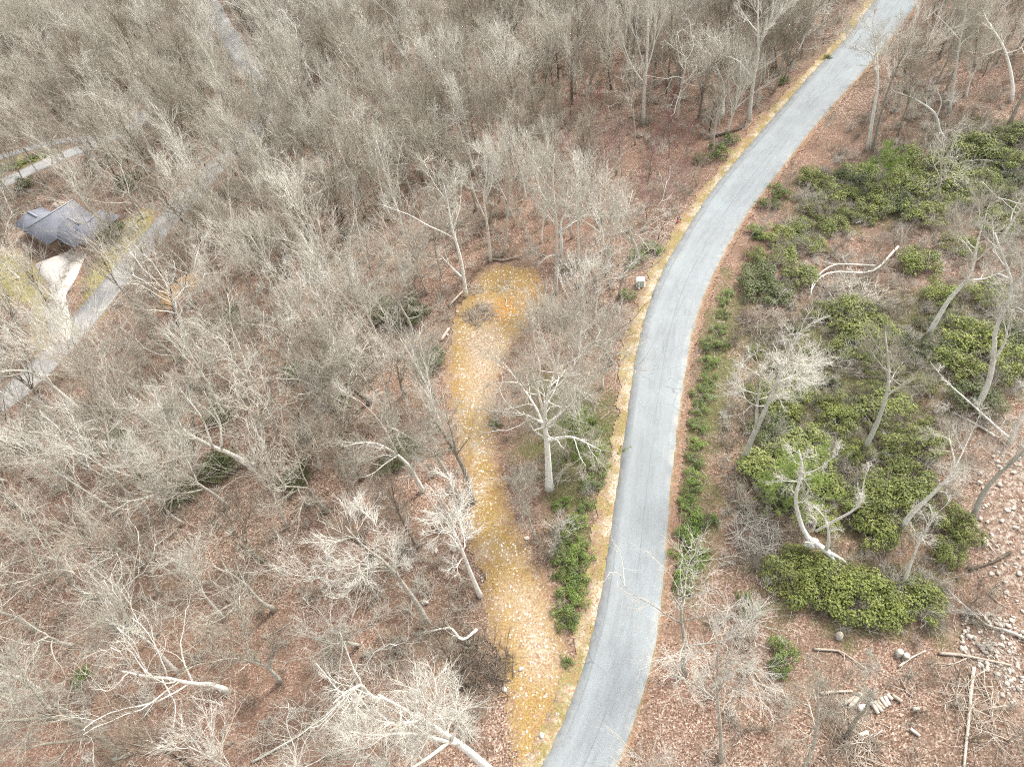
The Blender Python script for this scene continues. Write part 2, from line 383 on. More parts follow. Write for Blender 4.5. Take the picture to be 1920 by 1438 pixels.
# ------------------------------------------------------------------ ground, track, verges, roads
def grid_axis(lo, hi, st, far):
    a = np.arange(lo, hi + st, st); s = st; L, U = [lo], [a[-1]]
    while L[-1] > -far or U[-1] < far: s *= 1.35; L.append(L[-1] - s); U.append(U[-1] + s)
    return np.r_[L[:0:-1], a, U[1:]]
gx, gy = grid_axis(-170, 130, .9, 900), grid_axis(-25, 290, .9, 900)
XX, YY = np.meshgrid(gx, gy); P2 = np.stack([XX.ravel(), YY.ravel()], 1)
def multi(P, *polys):
    d = sdf(P, polys[0])
    for q in polys[1:]: d = np.minimum(d, sdf(P, q))
    return d
Z = hgt(P2[:, 0], P2[:, 1]) + .12 * vnoise(P2[:, 0], P2[:, 1], 2.2, 7) * np.clip((edge_dist(P2)[0] - .5) / 3, 0, 1)
nx_, ny_ = len(gx), len(gy); ii = np.arange(nx_ * ny_).reshape(ny_, nx_)
Qg = np.stack([ii[:-1, :-1], ii[:-1, 1:], ii[1:, 1:], ii[1:, :-1]], -1).reshape(-1, 4)
tag(link('ground', mesh_np('ground', np.c_[P2, Z - .05], Qg, MG, True, {'scree': np.clip(multi(P2, SCREE, SCREE2), -9, 9), 'lawn': np.clip(multi(P2, LAWN, LAWN2, LAWN3), -9, 9),
    'green': np.clip(multi(P2, *GREENS), -9, 20)})), kind='structure')

def cut_sheet(name, poly_fn, bb, st, mat, dz, attrs_fn, seed=1, kind='structure'):
    x = np.arange(bb[0], bb[1], st); y = np.arange(bb[2], bb[3], st)
    X, Y = np.meshgrid(x, y); P = np.stack([X.ravel(), Y.ravel()], 1)
    keep = poly_fn(P)
    id_ = np.arange(len(P)).reshape(len(y), len(x))
    q = np.stack([id_[:-1, :-1], id_[:-1, 1:], id_[1:, 1:], id_[1:, :-1]], -1).reshape(-1, 4)
    q = q[keep[q].all(1)]
    u, inv = np.unique(q, return_inverse=True); P = P[u]
    z = hgt(P[:, 0], P[:, 1]) + dz
    return tag(link(name, mesh_np(name, np.c_[P, z], inv.reshape(-1, 4), mat, True, attrs_fn(P))), kind=kind)
def tr_keep(P):
    return (sdf(P, TRACK) + 1.8 * vnoise(P[:, 0], P[:, 1], 2.6, 5) + 1.5 * vnoise(P[:, 0], P[:, 1], .6, 6) < .3) & (edge_dist(P)[0] > .1)
def tr_attr(P): return {'edge': np.clip(sdf(P, TRACK), -9, 9), 'orange': np.clip(sdf(P, ORANGE), -9, 9), 'sandy': np.clip(multi(P, SANDY, SANDY2), -9, 9)}
bb = (TRACK[:, 0].min() - 2, TRACK[:, 0].max() + 2, TRACK[:, 1].min() - 2, TRACK[:, 1].max() + 2)
cut_sheet('gravel_track', tr_keep, bb, .22, MGR, .015, tr_attr)
def vg_keep(P):
    e_, s, I = edge_dist(P); y = P[:, 1]
    wl = 1.7 + .9 * vnoise(P[:, 0], P[:, 1], 9, 8) + .9 * vnoise(P[:, 0], P[:, 1], 1.2, 9)
    wr = 1.0 + .5 * vnoise(P[:, 0], P[:, 1], 7, 18) + .6 * vnoise(P[:, 0], P[:, 1], 1.2, 19)
    return (e_ > -.4) & (e_ < np.where(s < 0, wl, wr)) & (y < 190) & (y > -25)
def vg_attr(P):
    e_, s, I = edge_dist(P); return {'edge': np.clip(e_, -2, 5), 'side': (s > 0) * 1.0}
cut_sheet('road_verge', vg_keep, (-6, 105, -24, 190), .24, MV, .035, vg_attr)
def ribbon(name, L, Rr, mat, dz, cols=7, jag=.0, thick=True):
    n = len(L); V = []; UV = []
    d = np.r_[0, np.cumsum(np.linalg.norm(np.diff((L + Rr) / 2, axis=0), axis=1))]
    for j in range(cols):
        t = j / (cols - 1); Q = L * (1 - t) + Rr * t
        if jag and j in (0, cols - 1):
            out = (L - Rr) / np.linalg.norm(L - Rr, axis=1, keepdims=True) * (1 if j == 0 else -1)
            Q = Q + out * (jag * vnoise(Q[:, 0], Q[:, 1], .7, 21 + j))[:, None]
        V.append(np.c_[Q, hgt(Q[:, 0], Q[:, 1]) + dz]); UV.append(np.c_[np.full(n, t), d])
    # thickness: skirt edges
    V.insert(0, V[0] - np.array([0, 0, .12])); UV.insert(0, UV[0]); V.append(V[-1] - np.array([0, 0, .12])); UV.append(UV[-1])
    V = np.stack(V, 1); UV = np.stack(UV, 1); k = V.shape[1]; id_ = np.arange(n * k).reshape(n, k)
    q = np.stack([id_[:-1, :-1], id_[:-1, 1:], id_[1:, 1:], id_[1:, :-1]], -1).reshape(-1, 4)
    return tag(link(name, mesh_np(name, V.reshape(-1, 3), q, mat, False, uv=UV.reshape(-1, 2))), kind='structure')
l2, r2 = cen - nr * half[:, None], cen + nr * half[:, None]
ribbon('road', smooth(resample(l2, 700), 3), smooth(resample(r2, 700), 3), MA, .07, 7, .16)
def road_from(name, px, width, mat, dz=.05):
    c = smooth(resample(wpts(px), 90), 12); t = np.gradient(c, axis=0); t /= np.linalg.norm(t, axis=1, keepdims=True); n_ = np.stack([t[:, 1], -t[:, 0]], 1)
    ribbon(name, c - n_ * width / 2, c + n_ * width / 2, mat, dz, 4, .3); return c
FAR = [road_from('far_road', [(360, -60), (385, -10), (415, 50), (450, 105), (495, 165), (505, 215), (470, 255), (425, 290), (370, 350), (312, 415), (262, 475), (205, 540), (165, 590), (120, 650), (60, 712), (-20, 772), (-110, 840)], 4.6, MA2),
       road_from('far_road', [(300, 140), (297, 180), (270, 225), (205, 262), (130, 288), (60, 318), (-10, 352), (-90, 390)], 3.8, MA2, .06),
       road_from('far_road', [(-90, 310), (0, 296), (60, 277), (130, 262), (210, 262)], 2.4, MA2, .05)]
def slab(name, px, mat, dz):
    P = wpts(px); P = smooth(np.vstack([resample(np.vstack([P, P[:1]]), 60)]), 2)[:-1]
    z = hgt(P[:, 0], P[:, 1]) + dz; c = P.mean(0)
    n = len(P); V = np.vstack([np.c_[P, z], np.c_[P, z - .15], [[*c, float(hgt(*c)) + dz]]])
    i = np.arange(n); j = (i + 1) % n
    return tag(link(name, mesh_np(name, V, [np.c_[i, j, np.full(n, 2 * n)], np.c_[i, i + n, j + n, j]], mat)), kind='structure')
slab('driveway', [(66, 497), (92, 484), (125, 478), (160, 437), (182, 445), (160, 480), (148, 510), (138, 530), (118, 560), (120, 590), (142, 622), (118, 652), (96, 648), (88, 600), (95, 560), (98, 535), (75, 515)], MCON, .10)
slab('graded_patch', [(545, 335), (565, 328), (580, 350), (572, 372), (552, 366)], mat_plain('bare_pale_earth', (.62, .50, .42), .95, .1, .2, 2), .02)
slab('graded_patch', [(285, 560), (330, 525), (375, 505), (385, 520), (340, 560), (300, 590)], mat_plain('ochre_earth', (.45, .29, .15), .95, .1, .3, 2), .02)
FARALL = np.vstack(FAR)
HOUSE_C = G(118, 425)[:2]

# ------------------------------------------------------------------ tree generator
def unit(v): return v / (np.linalg.norm(v, axis=-1, keepdims=True) + 1e-9)
def rs_poly(P, n):
    return resample(P, n)
def spawn(P, Rr, per, t0, t1, ang, ln, n, wig, up, rk=.55, rmin=.008, lnvar=.3, taper=.25, droop=0):
    """children of polylines P (N,m,3): per children each"""
    N_, m, _ = P.shape
    L = np.linalg.norm(np.diff(P, axis=1), axis=2).sum(1)
    t = (np.arange(per)[None] + rng.random((N_, per))) / per * (t1 - t0) + t0
    f = t * (m - 1); i = np.clip(f.astype(int), 0, m - 2); fr = (f - i)[..., None]
    ar = np.arange(N_)[:, None]
    s = P[ar, i] * (1 - fr) + P[ar, i + 1] * fr
    r0 = Rr[ar, i] * (1 - fr[..., 0]) + Rr[ar, i + 1] * fr[..., 0]
    T = unit(P[ar, i + 1] - P[ar, i])
    az = rng.random((N_, per)) * 6.283 + np.arange(per)[None] * 2.4
    ref = np.where(np.abs(T[..., 2:3]) > .9, np.array([1.0, 0, 0]), np.array([0, 0, 1.0])); A = unit(np.cross(T, ref)); B = np.cross(T, A)
    an = (ang * (1 + .35 * rng.standard_normal((N_, per))))[..., None]
    D = unit(T * np.cos(an) + (A * np.cos(az)[..., None] + B * np.sin(az)[..., None]) * np.sin(an))
    ll = (L[:, None] * ln if ln > 0 else np.full((N_, 1), -ln)) * (1 + lnvar * rng.standard_normal((N_, per))).clip(.35, 1.8) * (1.25 - .6 * (t - t0) / (t1 - t0 + 1e-6))
    s = s.reshape(-1, 3); D = D.reshape(-1, 3); ll = ll.reshape(-1); r0 = (r0.reshape(-1) * rk).clip(rmin, 9)
    K = len(s); out = np.empty((K, n, 3)); out[:, 0] = s; d = D; st = (ll / (n - 1))[:, None]
    for q in range(1, n):
        d = unit(d + rng.standard_normal((K, 3)) * wig + np.array([0, 0, up]))
        out[:, q] = out[:, q - 1] + d * st
    rad = r0[:, None] * np.linspace(1, taper, n)[None]
    return out, rad.clip(rmin * .6, 9)
def wiggle_trunk(h, r, n=10, wig=.06, lean=(0, 0)):
    d = np.array([lean[0], lean[1], 1.0]); P = [np.zeros(3)]; 
    for q in range(1, n):
        d = unit(d + rng.standard_normal(3) * wig + np.array([0, 0, .05])); P.append(P[-1] + d * h / (n - 1))
    t = np.linspace(0, 1, n); rad = r * (1 - .82 * t); rad[0] *= 1.35
    return np.array(P)[None], rad[None]
def finish(name, T, Lm, fine):
    V, Q = tubes([(T[0] - np.array([0, 0, 0]), T[1], 7)] + [(p, r_, 5) for p, r_ in Lm])
    t = mesh_np(name + '_trunk', V, Q, None, True)
    V, Q = tubes([(p, r_, 3) for p, r_ in fine])
    c = mesh_np(name + '_crown', V, Q, None)
    return t, c
def arch_tree(kind, lod=1.0):
    k = lod
    if kind == 'slender':
        h = rng.uniform(13, 16); T = wiggle_trunk(h, .20, 10, .06)
        l1 = spawn(*T, int(13 * k), .38, .98, .55, .32, 7, .09, .16, .5, .045)
        l2 = spawn(*l1, 5, .2, .98, .55, .42, 5, .17, .10, .5, .032)
        l3 = spawn(*l2, 6, .15, 1, .55, .5, 4, .12, .08, .55, .016)
        l4 = spawn(*l3, 2, .2, 1, .45, .8, 3, .12, .06, .6, .009)
    elif kind == 'broad':
        h = rng.uniform(10, 12.5); T = wiggle_trunk(h, .27, 9, .12)
        l1 = spawn(*T, int(10 * k), .35, .98, .95, .55, 8, .2, .10, .55, .06)
        l2 = spawn(*l1, 6, .2, 1, .75, .45, 6, .24, .08, .55, .032)
        l3 = spawn(*l2, 5, .15, 1, .75, .48, 4, .28, .05, .5, .015)
        l4 = spawn(*l3, 2, .2, 1, .6, .7, 3, .2, .04, .6, .010)
    elif kind == 'broom':
        h = rng.uniform(12, 15); T = wiggle_trunk(h * .62, .23, 8, .08)
        l1 = spawn(*T, int(13 * k), .35, 1, .50, .75, 8, .17, .10, .6, .05)
        l2 = spawn(*l1, 7, .3, 1, .42, .42, 5, .17, .10, .5, .034)
        l3 = spawn(*l2, 5, .15, 1, .45, .6, 4, .11, .09, .55, .018)
        l4 = spawn(*l3, 2, .2, 1, .4, .8, 3, .12, .06, .6, .010)
    else:       # understory
        h = rng.uniform(6, 8.5); T = wiggle_trunk(h, .07, 8, .10)
        l1 = spawn(*T, int(11 * k), .25, .98, .7, .35, 6, .14, .10, .5, .02)
        l2 = spawn(*l1, 6, .2, 1, .6, .45, 4, .16, .08, .55, .013)
        l3 = spawn(*l2, 5, .2, 1, .6, .5, 3, .2, .05, .6, .010)
        l4 = spawn(*l3, 3, .2, 1, .6, .5, 3, .2, .05, .6, .008)
    return T, l1, [l2, l3, l4]
ARCH = {}
for kd, cnt in (('slender', 6), ('broad', 6), ('broom', 6), ('understory', 4)):
    ARCH[kd] = []
    for q in range(cnt):
        T, l1, fine = arch_tree(kd); ARCH[kd].append(finish('%s_tree_form' % kd, T, [l1], fine))

def put_mats(o, m):
    """material on the object, so copies may share mesh data"""
    if not o.data.materials: o.data.materials.append(None)
    o.material_slots[0].link = 'OBJECT'; o.material_slots[0].material = m
def forest_tree(kd, i, p, rz, sc, lean, bark, twig, **k):
    t, c = ARCH[kd][i]
    r = empty('bare_tree' if kd != 'understory' else 'sapling', p, rz, sc, **k)
    r.rotation_euler = (lean[0], lean[1], rz)
    a_ = link('trunk', t, r); put_mats(a_, bark); b_ = link('crown', c, r); put_mats(b_, twig)
    return r
def hero(label, base_px, trunk, limbs, r0, crown, bark=B_WHITE, twig=B_TWIGW, group=None, name='bare_tree', r_end=.14, dens=1.0, seed=None):
    """a bare tree whose trunk and limbs follow the photograph, standing upright in its own depth"""
    global rng
    if seed: rng = np.random.default_rng(seed)
    b = G(*base_px); n_h = np.array([b[0], b[1], 0]) / np.hypot(b[0], b[1])
    def lift(L, dep0, dep1):
        Q = np.array([on_plane(*p, b) for p in L]); m = len(Q)
        Q += n_h * np.linspace(dep0, dep1, m)[:, None]; return Q
    tr = lift([base_px] + trunk, 0, rng.uniform(-.8, .8)); tr = resample(tr, 14)
    tr = smooth(tr, 1); tr[0] = b - np.array([0, 0, .15])
    t = np.linspace(0, 1, 14); rad = r0 * (1 - (1 - r_end) * t); rad[0] *= 1.3
    T = (tr[None] - b, rad[None])
    LP, LR = [], []
    for L in limbs:
        q = lift(L, 0, rng.uniform(-2.5, 2.5))
        q[0] = tr[np.argmin(np.linalg.norm(tr - q[0], axis=1))] * .5 + q[0] * .5
        q = smooth(resample(q, 10), 1); j = np.argmin(np.linalg.norm(tr - q[0], axis=1))
        LP.append(q - b); LR.append(rad[j] * .72 * np.linspace(1, .14, 10))
    lm = [(np.array(LP), np.array(LR))] if LP else []
    ln, ang, wig, up = crown
    t10 = resample(T[0][0], 10)[None]; r10 = np.interp(np.linspace(0, 1, 10), t, rad)[None]
    allP = np.concatenate([t10] + [x[0] for x in lm]); allR = np.concatenate([r10] + [x[1] for x in lm])
    k1 = spawn(t10, r10, max(3, int(9 * dens)), .5, 1.0, ang, -ln, 8, wig, up, .5, .022)
    if lm:
        k1b = spawn(*lm[0], max(2, int(4 * dens)), .3, 1, ang, -ln * .8, 8, wig, up, .55, .02); k1 = (np.concatenate([k1[0], k1b[0]]), np.concatenate([k1[1], k1b[1]]))
    k2 = spawn(*k1, 7, .15, 1, ang * .8, .55, 6, wig * .9, up, .55, .024)
    k3 = spawn(*k2, 6, .15, 1, ang * .75, .55, 4, wig * .9, up, .55, .014)
    k4 = spawn(*k3, 3, .2, 1, ang * .7, .7, 3, wig * .8, up, .6, .0085)
    tm, cm = finish('traced_tree', T, lm + [k1], [k2, k3, k4])
    r = empty(name, b, 0, 1, label=label, cat='tree', group=group)
    a_ = link('trunk', tm, r); put_mats(a_, bark); b_ = link('crown', cm, r); put_mats(b_, twig)
    HEROES.append((b[0], b[1])); return r
HEROES = []
W = dict(bark=B_WHITE, twig=B_TWIGW); GY = dict(bark=B_GREY, twig=B_TWIG)
hero('bare tree right of the road with dense white lichened twigs and a twin trunk', (1392, 865), [(1415, 810), (1427, 788), (1445, 745), (1458, 715), (1465, 690), (1475, 665), (1488, 640)],
     [[(1418, 800), (1420, 750), (1428, 720), (1425, 690), (1415, 660)], [(1455, 720), (1480, 725), (1510, 735)], [(1470, 680), (1500, 665), (1520, 655)]], .32, (2.2, .85, .2, .04), dens=1.5, **W)
hero('leaning bare grey trunk forking low, between two rhododendrons right of the white lichened tree', (1620, 843), [(1645, 795), (1662, 745), (1668, 715), (1668, 690), (1665, 650), (1662, 620)],
     [[(1665, 735), (1685, 725), (1705, 705), (1720, 692), (1735, 670)], [(1668, 700), (1650, 670), (1640, 640)]], .27, (2.4, .8, .2, .05), bark=B_WHITE, twig=B_TWIG, dens=.9)
hero('pale bent trunk with a broken elbow in the upper right shrubs', (1738, 632), [(1765, 585), (1785, 552), (1812, 530), (1827, 500), (1830, 470), (1838, 435), (1850, 400)],
     [[(1828, 480), (1815, 450), (1800, 420)], [(1815, 528), (1845, 530), (1880, 520)]], .30, (3.2, .6, .16, .1), bark=B_WHITE, twig=B_TWIG)
hero('tall white twisted tree with a looping double trunk at the right edge', (1832, 762), [(1855, 720), (1863, 680), (1868, 645), (1863, 620), (1875, 595), (1897, 565), (1908, 535), (1895, 500), (1880, 470), (1870, 430)],
     [[(1868, 668), (1886, 640), (1893, 605), (1903, 575)], [(1895, 525), (1865, 520), (1840, 545), (1815, 555)], [(1905, 545), (1925, 500), (1930, 450)], [(1880, 500), (1860, 480), (1850, 440)]], .30, (2.8, .8, .25, .05), r_end=.2, **W)
hero('pale tree leaning right with a thick lower trunk beside the rocky patch', (1690, 990), [(1710, 960), (1747, 927), (1773, 900), (1795, 877), (1790, 845), (1783, 815)],
     [[(1793, 877), (1800, 850), (1810, 820)]], .26, (1.8, .8, .2, .05), bark=B_WHITE, twig=B_TWIG, dens=.8)
hero('thick grey trunk rising out of the white scree at the right edge', (1825, 970), [(1840, 930), (1865, 895), (1895, 868), (1925, 840), (1960, 800)], [], .28, (2.5, .8, .2, .05), **W)
hero('bare tree at the right edge sending long white limbs left over the shrubs', (1893, 830), [(1908, 798), (1925, 765), (1950, 720)],
     [[(1893, 825), (1865, 805), (1840, 787), (1800, 757), (1760, 730), (1728, 695)], [(1880, 832), (1840, 803), (1790, 778), (1745, 765)]], .22, (1.5, .8, .25, .03), dens=.8, **W)
hero('squat bright white tree with a swollen burl and snaking limbs at the shrubs', (1568, 1068), [(1562, 1040), (1548, 1024), (1530, 1020), (1510, 1012), (1505, 990), (1495, 965), (1489, 940), (1495, 910), (1504, 893), (1505, 870), (1497, 845)],
     [[(1548, 1024), (1558, 1005), (1556, 970), (1550, 948), (1535, 930)], [(1558, 1000), (1570, 976), (1600, 966), (1612, 948), (1604, 930), (1615, 900)], [(1562, 1040), (1578, 1062), (1582, 1090)], [(1504, 893), (1530, 885), (1550, 870), (1570, 855)], [(1540, 1000), (1530, 985), (1538, 960), (1530, 945)]],
     .30, (1.5, .8, .3, .02), r_end=.2, dens=.8, **W)
def burl(tree, x, y, base_px, r_):
    bm = bmesh.new(); bmesh.ops.create_icosphere(bm, subdivisions=4, radius=1)
    for v in bm.verts:
        p = v.co; f = 1 + .5 * (vnoise(p.x * 3 + p.z, p.y * 3 + p.z * 2, 1.0, 61)) + .35 * vnoise(p.x * 7 + p.z * 3, p.y * 7 - p.z * 5, 1.0, 62); v.co = p * float(f)
    me = bpy.data.meshes.new('burl'); bm.to_mesh(me); bm.free(); me.materials.append(B_WHITE); b = G(*base_px); o = link('burl', me, tree); o.location = on_plane(x, y, b) - b; o.scale = (r_ * 1.5, r_, r_)
burl(bpy.data.objects[[o.name for o in C.objects if 'burl' in str(o.get('label', ''))][0]], 1522, 1017, (1568, 1068), .42)
hero('small crooked white snag at the lower edge of the rhododendrons', (1693, 1098), [(1710, 1050), (1720, 1027), (1724, 1010), (1740, 990), (1755, 965), (1745, 945)], [[(1742, 985), (1725, 965), (1705, 970)], [(1755, 968), (1770, 955), (1775, 935)]], .17, (1.1, .8, .3, .02), dens=.7, **W)
hero('short leafless tree leaning over the stacked firewood', (1592, 1377), [(1602, 1352), (1620, 1333), (1632, 1318), (1642, 1295), (1647, 1278)], [[(1640, 1300), (1625, 1285), (1600, 1275)]], .2, (1.3, .9, .25, .05), bark=B_GREY, twig=B_TWIGW, dens=.9)
hero('bare tree with fine fanning twigs by the bottom edge, left of the firewood', (1505, 1445), [(1525, 1395), (1528, 1350), (1524, 1300), (1520, 1270)], [[(1528, 1370), (1500, 1340), (1470, 1330)]], .17, (1.8, .7, .16, .08), dens=.9, **GY)
hero('feathery bare tree on the leafy bank right of the road near the bottom', (1352, 1425), [(1352, 1370), (1346, 1300), (1348, 1250), (1350, 1190)], [[(1346, 1310), (1320, 1250), (1300, 1200)], [(1350, 1290), (1375, 1240), (1390, 1190)]], .18, (2.6, .55, .13, .08), dens=1.2, bark=B_GREY, twig=B_TWIGW)
hero('tall pale forked tree on the left verge of the upper road', (1403, 228), [(1408, 190), (1412, 150), (1424, 95), (1420, 50), (1423, -20), (1425, -60)],
     [[(1424, 93), (1447, 43), (1467, 27), (1495, 8)], [(1408, 150), (1390, 125), (1370, 117), (1337, 118)], [(1421, 60), (1400, 45), (1380, 20)]], .34, (3.0, .6, .15, .1), dens=.9, **W)
hero('tall straight pale tree with a narrow upswept crown, top centre', (1206, 232), [(1207, 180), (1210, 150), (1213, 110), (1215, 60), (1214, 0), (1214, -40)],
     [[(1208, 160), (1190, 132), (1175, 100), (1163, 50)], [(1209, 145), (1225, 100), (1232, 40)], [(1210, 130), (1198, 90), (1190, 30)]], .32, (5.0, .38, .09, .16), dens=1.2, bark=B_WHITE, twig=B_TWIG)
hero('pale tree beside the upper road reaching a long limb over the asphalt', (1627, 282), [(1636, 220), (1647, 160), (1644, 110), (1640, 80), (1632, 50), (1640, 20)],
     [[(1642, 110), (1620, 97), (1600, 95), (1580, 100)], [(1640, 85), (1660, 60), (1690, 30)], [(1634, 60), (1615, 45), (1600, 20)]], .28, (3.2, .75, .22, .06), dens=1.0, **W)
hero('grey tree with a slanting trunk close behind the limb over the upper road', (1635, 285), [(1655, 200), (1672, 150), (1695, 100), (1720, 50)], [[(1680, 130), (1710, 120), (1740, 100)]], .22, (3.6, .6, .15, .1), bark=B_GREY, twig=B_TWIG)
hero('white S-curved leaning trunk above the upper rhododendrons', (1778, 267), [(1762, 250), (1757, 215), (1740, 200), (1722, 188), (1690, 175), (1672, 168)], [[(1758, 220), (1765, 195), (1755, 170)]], .24, (2.2, .8, .22, .05), r_end=.2, dens=.8, **W)
hero('tall white tree with a zigzag trunk by the top right corner', (1897, 190), [(1900, 160), (1893, 120), (1885, 90), (1868, 60), (1850, 35), (1840, 0)], [[(1885, 92), (1860, 95), (1830, 105)], [(1890, 100), (1915, 90), (1930, 60)]], .28, (3.2, .75, .2, .06), **W)
hero('forked pale tree between the upper road and the top right corner', (1780, 212), [(1788, 160), (1795, 115), (1800, 77), (1813, 20), (1815, -20)], [[(1799, 75), (1770, 50), (1735, 28)], [(1803, 60), (1830, 30), (1845, 0)]], .24, (3.0, .7, .18, .08), bark=B_WHITE, twig=B_TWIG)
hero('slanting grey trunk at the right edge below the top corner', (1893, 232), [(1908, 200), (1930, 160), (1960, 100)], [], .28, (3, .7, .18, .08), **GY)
hero('large pale spreading oak standing between the gravel track and the road', (1030, 916), [(1028, 880), (1026, 840), (1022, 800), (1020, 770), (1024, 740), (1035, 700)],
     [[(1024, 815), (1008, 775), (990, 757), (972, 740), (945, 715)], [(1022, 800), (1055, 780), (1090, 755), (1110, 720)], [(1020, 775), (1005, 720), (1015, 680), (1000, 640)], [(1028, 735), (1060, 700), (1085, 650)], [(1022, 790), (985, 785), (950, 790)], [(1024, 820), (1070, 800), (1120, 810)]],
     .42, (3.4, .85, .2, .06), dens=1.5, bark=B_WHITE, twig=B_TWIG)
hero('grey fan-shaped tree of many upright stems beside the big oak', (1045, 718), [(1045, 680), (1050, 640), (1055, 600)], [[(1045, 700), (1020, 650), (1000, 600)], [(1046, 695), (1075, 640), (1095, 590)], [(1045, 690), (1100, 660), (1140, 620)], [(1045, 700), (1030, 640), (1025, 580)]], .2, (4.2, .42, .10, .10), dens=1.5, bark=B_WHITE, twig=B_TWIG)
hero('small bare tree on the right edge of the gravel track', (1004, 1010), [(995, 985), (987, 955), (983, 920), (980, 890)], [[(990, 970), (975, 940), (960, 925)]], .13, (1.8, .75, .2, .06), **GY)
hero('stout grey tree at the left edge of the gravel track forking toward the wood', (887, 942), [(873, 885), (857, 857), (837, 825), (820, 800), (800, 775)], [[(858, 858), (848, 815), (835, 770), (825, 740)], [(850, 848), (815, 835), (780, 840)]], .3, (3.0, .75, .18, .07), dens=1.2, bark=B_GREY, twig=B_TWIGW)
hero('slanting grey tree just left of the stout forked tree by the track', (866, 945), [(840, 890), (817, 853), (780, 830), (750, 812), (720, 800)], [[(817, 853), (800, 810), (780, 780)]], .26, (2.6, .75, .2, .07), **GY)
hero('leaning tree with long white limbs pointing left, left of the track', (793, 920), [(770, 877), (747, 853), (707, 830), (675, 828), (645, 838)], [[(747, 853), (720, 860), (690, 875), (655, 872)], [(745, 850), (720, 800), (700, 770), (670, 740)]], .25, (2.4, .75, .2, .06), dens=1.1, **W)
hero('bare leaning white trunk bordering the lower left of the gravel track', (901, 1117), [(887, 1085), (870, 1041), (855, 1000), (840, 970), (820, 945)], [[(868, 1035), (850, 1020), (830, 1040)], [(850, 990), (860, 950), (850, 920)]], .24, (2.6, .75, .22, .06), **W)
hero('stout bare tree leaning left whose limbs droop white, below the track mid-left', (803, 1168), [(780, 1128), (750, 1088), (720, 1054), (690, 1040), (655, 1000)], [[(722, 1058), (683, 1060), (640, 1062), (600, 1030)], [(750, 1088), (730, 1040), (715, 1000), (700, 980)], [(735, 1075), (690, 1085), (650, 1110)]], .25, (2.4, .7, .18, .06), dens=1.1, bark=B_GREY, twig=B_TWIGW)
hero('pale tree with a long crooked limb at the upper left end of the clearing', (874, 556), [(870, 525), (866, 495), (858, 462), (852, 445), (845, 415), (840, 380), (832, 345)],
     [[(853, 447), (825, 432), (800, 425), (775, 405), (740, 395), (715, 385)], [(870, 522), (845, 505), (820, 483)], [(848, 430), (865, 400), (870, 360)], [(838, 375), (815, 350), (800, 320)]], .28, (2.4, .8, .24, .05), dens=.9, **W)
hero('pale tree with a broken side limb at the top right of the clearing', (1043, 550), [(1041, 520), (1045, 500), (1043, 475), (1045, 430), (1040, 385), (1035, 330), (1040, 290)], [[(1044, 500), (1060, 486), (1068, 476)], [(1043, 478), (1025, 470), (1005, 478)], [(1043, 440), (1070, 420), (1085, 390)], [(1041, 400), (1015, 370), (1000, 330)]], .27, (2.6, .8, .2, .06), dens=1.1, **W)
hero('tallest of the slim white trees behind the top of the clearing', (945, 478), [(950, 430), (952, 390), (957, 340), (950, 300), (945, 265)], [[(952, 390), (975, 350), (985, 310)], [(953, 380), (930, 340), (925, 300)]], .2, (3.0, .5, .12, .12), bark=B_WHITE, twig=B_TWIG)
hero('white forked tree just left of the tallest slim tree behind the clearing', (920, 490), [(916, 445), (912, 410), (905, 365), (915, 320), (905, 280)], [[(912, 412), (890, 370), (880, 320)], [(908, 380), (925, 350), (925, 310)]], .22, (3.0, .6, .2, .1), dens=1.2, **W)
hero('big pale tree sprawling over leaf litter in the bottom left corner', (228, 1413), [(187, 1380), (143, 1355), (113, 1343), (70, 1345), (20, 1350), (-40, 1352)],
     [[(130, 1350), (125, 1310), (140, 1280), (140, 1240), (163, 1215)], [(100, 1340), (75, 1305), (60, 1280), (48, 1230)], [(180, 1382), (140, 1387), (60, 1392), (-10, 1425)], [(95, 1342), (40, 1320), (-20, 1310)]], .34, (3.0, .75, .2, .05), dens=1.1, bark=B_GREY, twig=B_TWIGW)
hero('large white feathery tree filling the bottom edge left of the track', (925, 1450), [(880, 1410), (850, 1390), (810, 1365), (760, 1340), (720, 1320)],
     [[(850, 1392), (790, 1405), (720, 1418), (650, 1415)], [(860, 1397), (760, 1370), (700, 1383), (655, 1372)], [(820, 1370), (800, 1330), (790, 1290)], [(790, 1355), (740, 1360), (680, 1345)], [(850, 1390), (850, 1340), (845, 1300)]], .36, (2.4, .7, .18, .05), dens=1.25, **W)
hero('large white-limbed tree in the left wood with a wide fan of branches', (463, 868), [(430, 850), (400, 840), (350, 815), (325, 790), (300, 765)], [[(400, 840), (385, 790), (360, 760), (345, 740)], [(350, 815), (310, 830), (275, 850)], [(340, 805), (330, 770), (335, 735)], [(420, 845), (420, 800), (395, 750)]], .3, (3.0, .6, .17, .08), dens=1.4, **W)
hero('white-limbed tree directly below the wide fan tree in the left wood', (428, 950), [(400, 925), (370, 905), (340, 880), (300, 865)], [[(385, 915), (340, 925), (290, 920), (262, 905)], [(350, 885), (300, 890), (260, 875)], [(370, 905), (360, 870), (330, 840)]], .26, (2.6, .6, .17, .08), dens=1.4, **W)
hero('pale spotted trunk with a crooked crown in the mid-left wood', (560, 690), [(545, 650), (530, 622), (520, 595), (505, 560), (510, 530)], [[(528, 620), (490, 615), (460, 620)], [(520, 595), (550, 580), (560, 555)]], .22, (2.6, .8, .22, .06), dens=1.1, bark=B_WHITE, twig=B_TWIG)
hero('white spreading tree at the left edge overhanging the far road', (148, 768), [(100, 725), (60, 695), (20, 695), (-20, 700)], [[(62, 697), (40, 660), (10, 610)], [(100, 725), (70, 680), (80, 630), (60, 600)], [(60, 697), (20, 715), (-30, 720)]], .3, (3.0, .7, .18, .07), dens=1.1, **W)
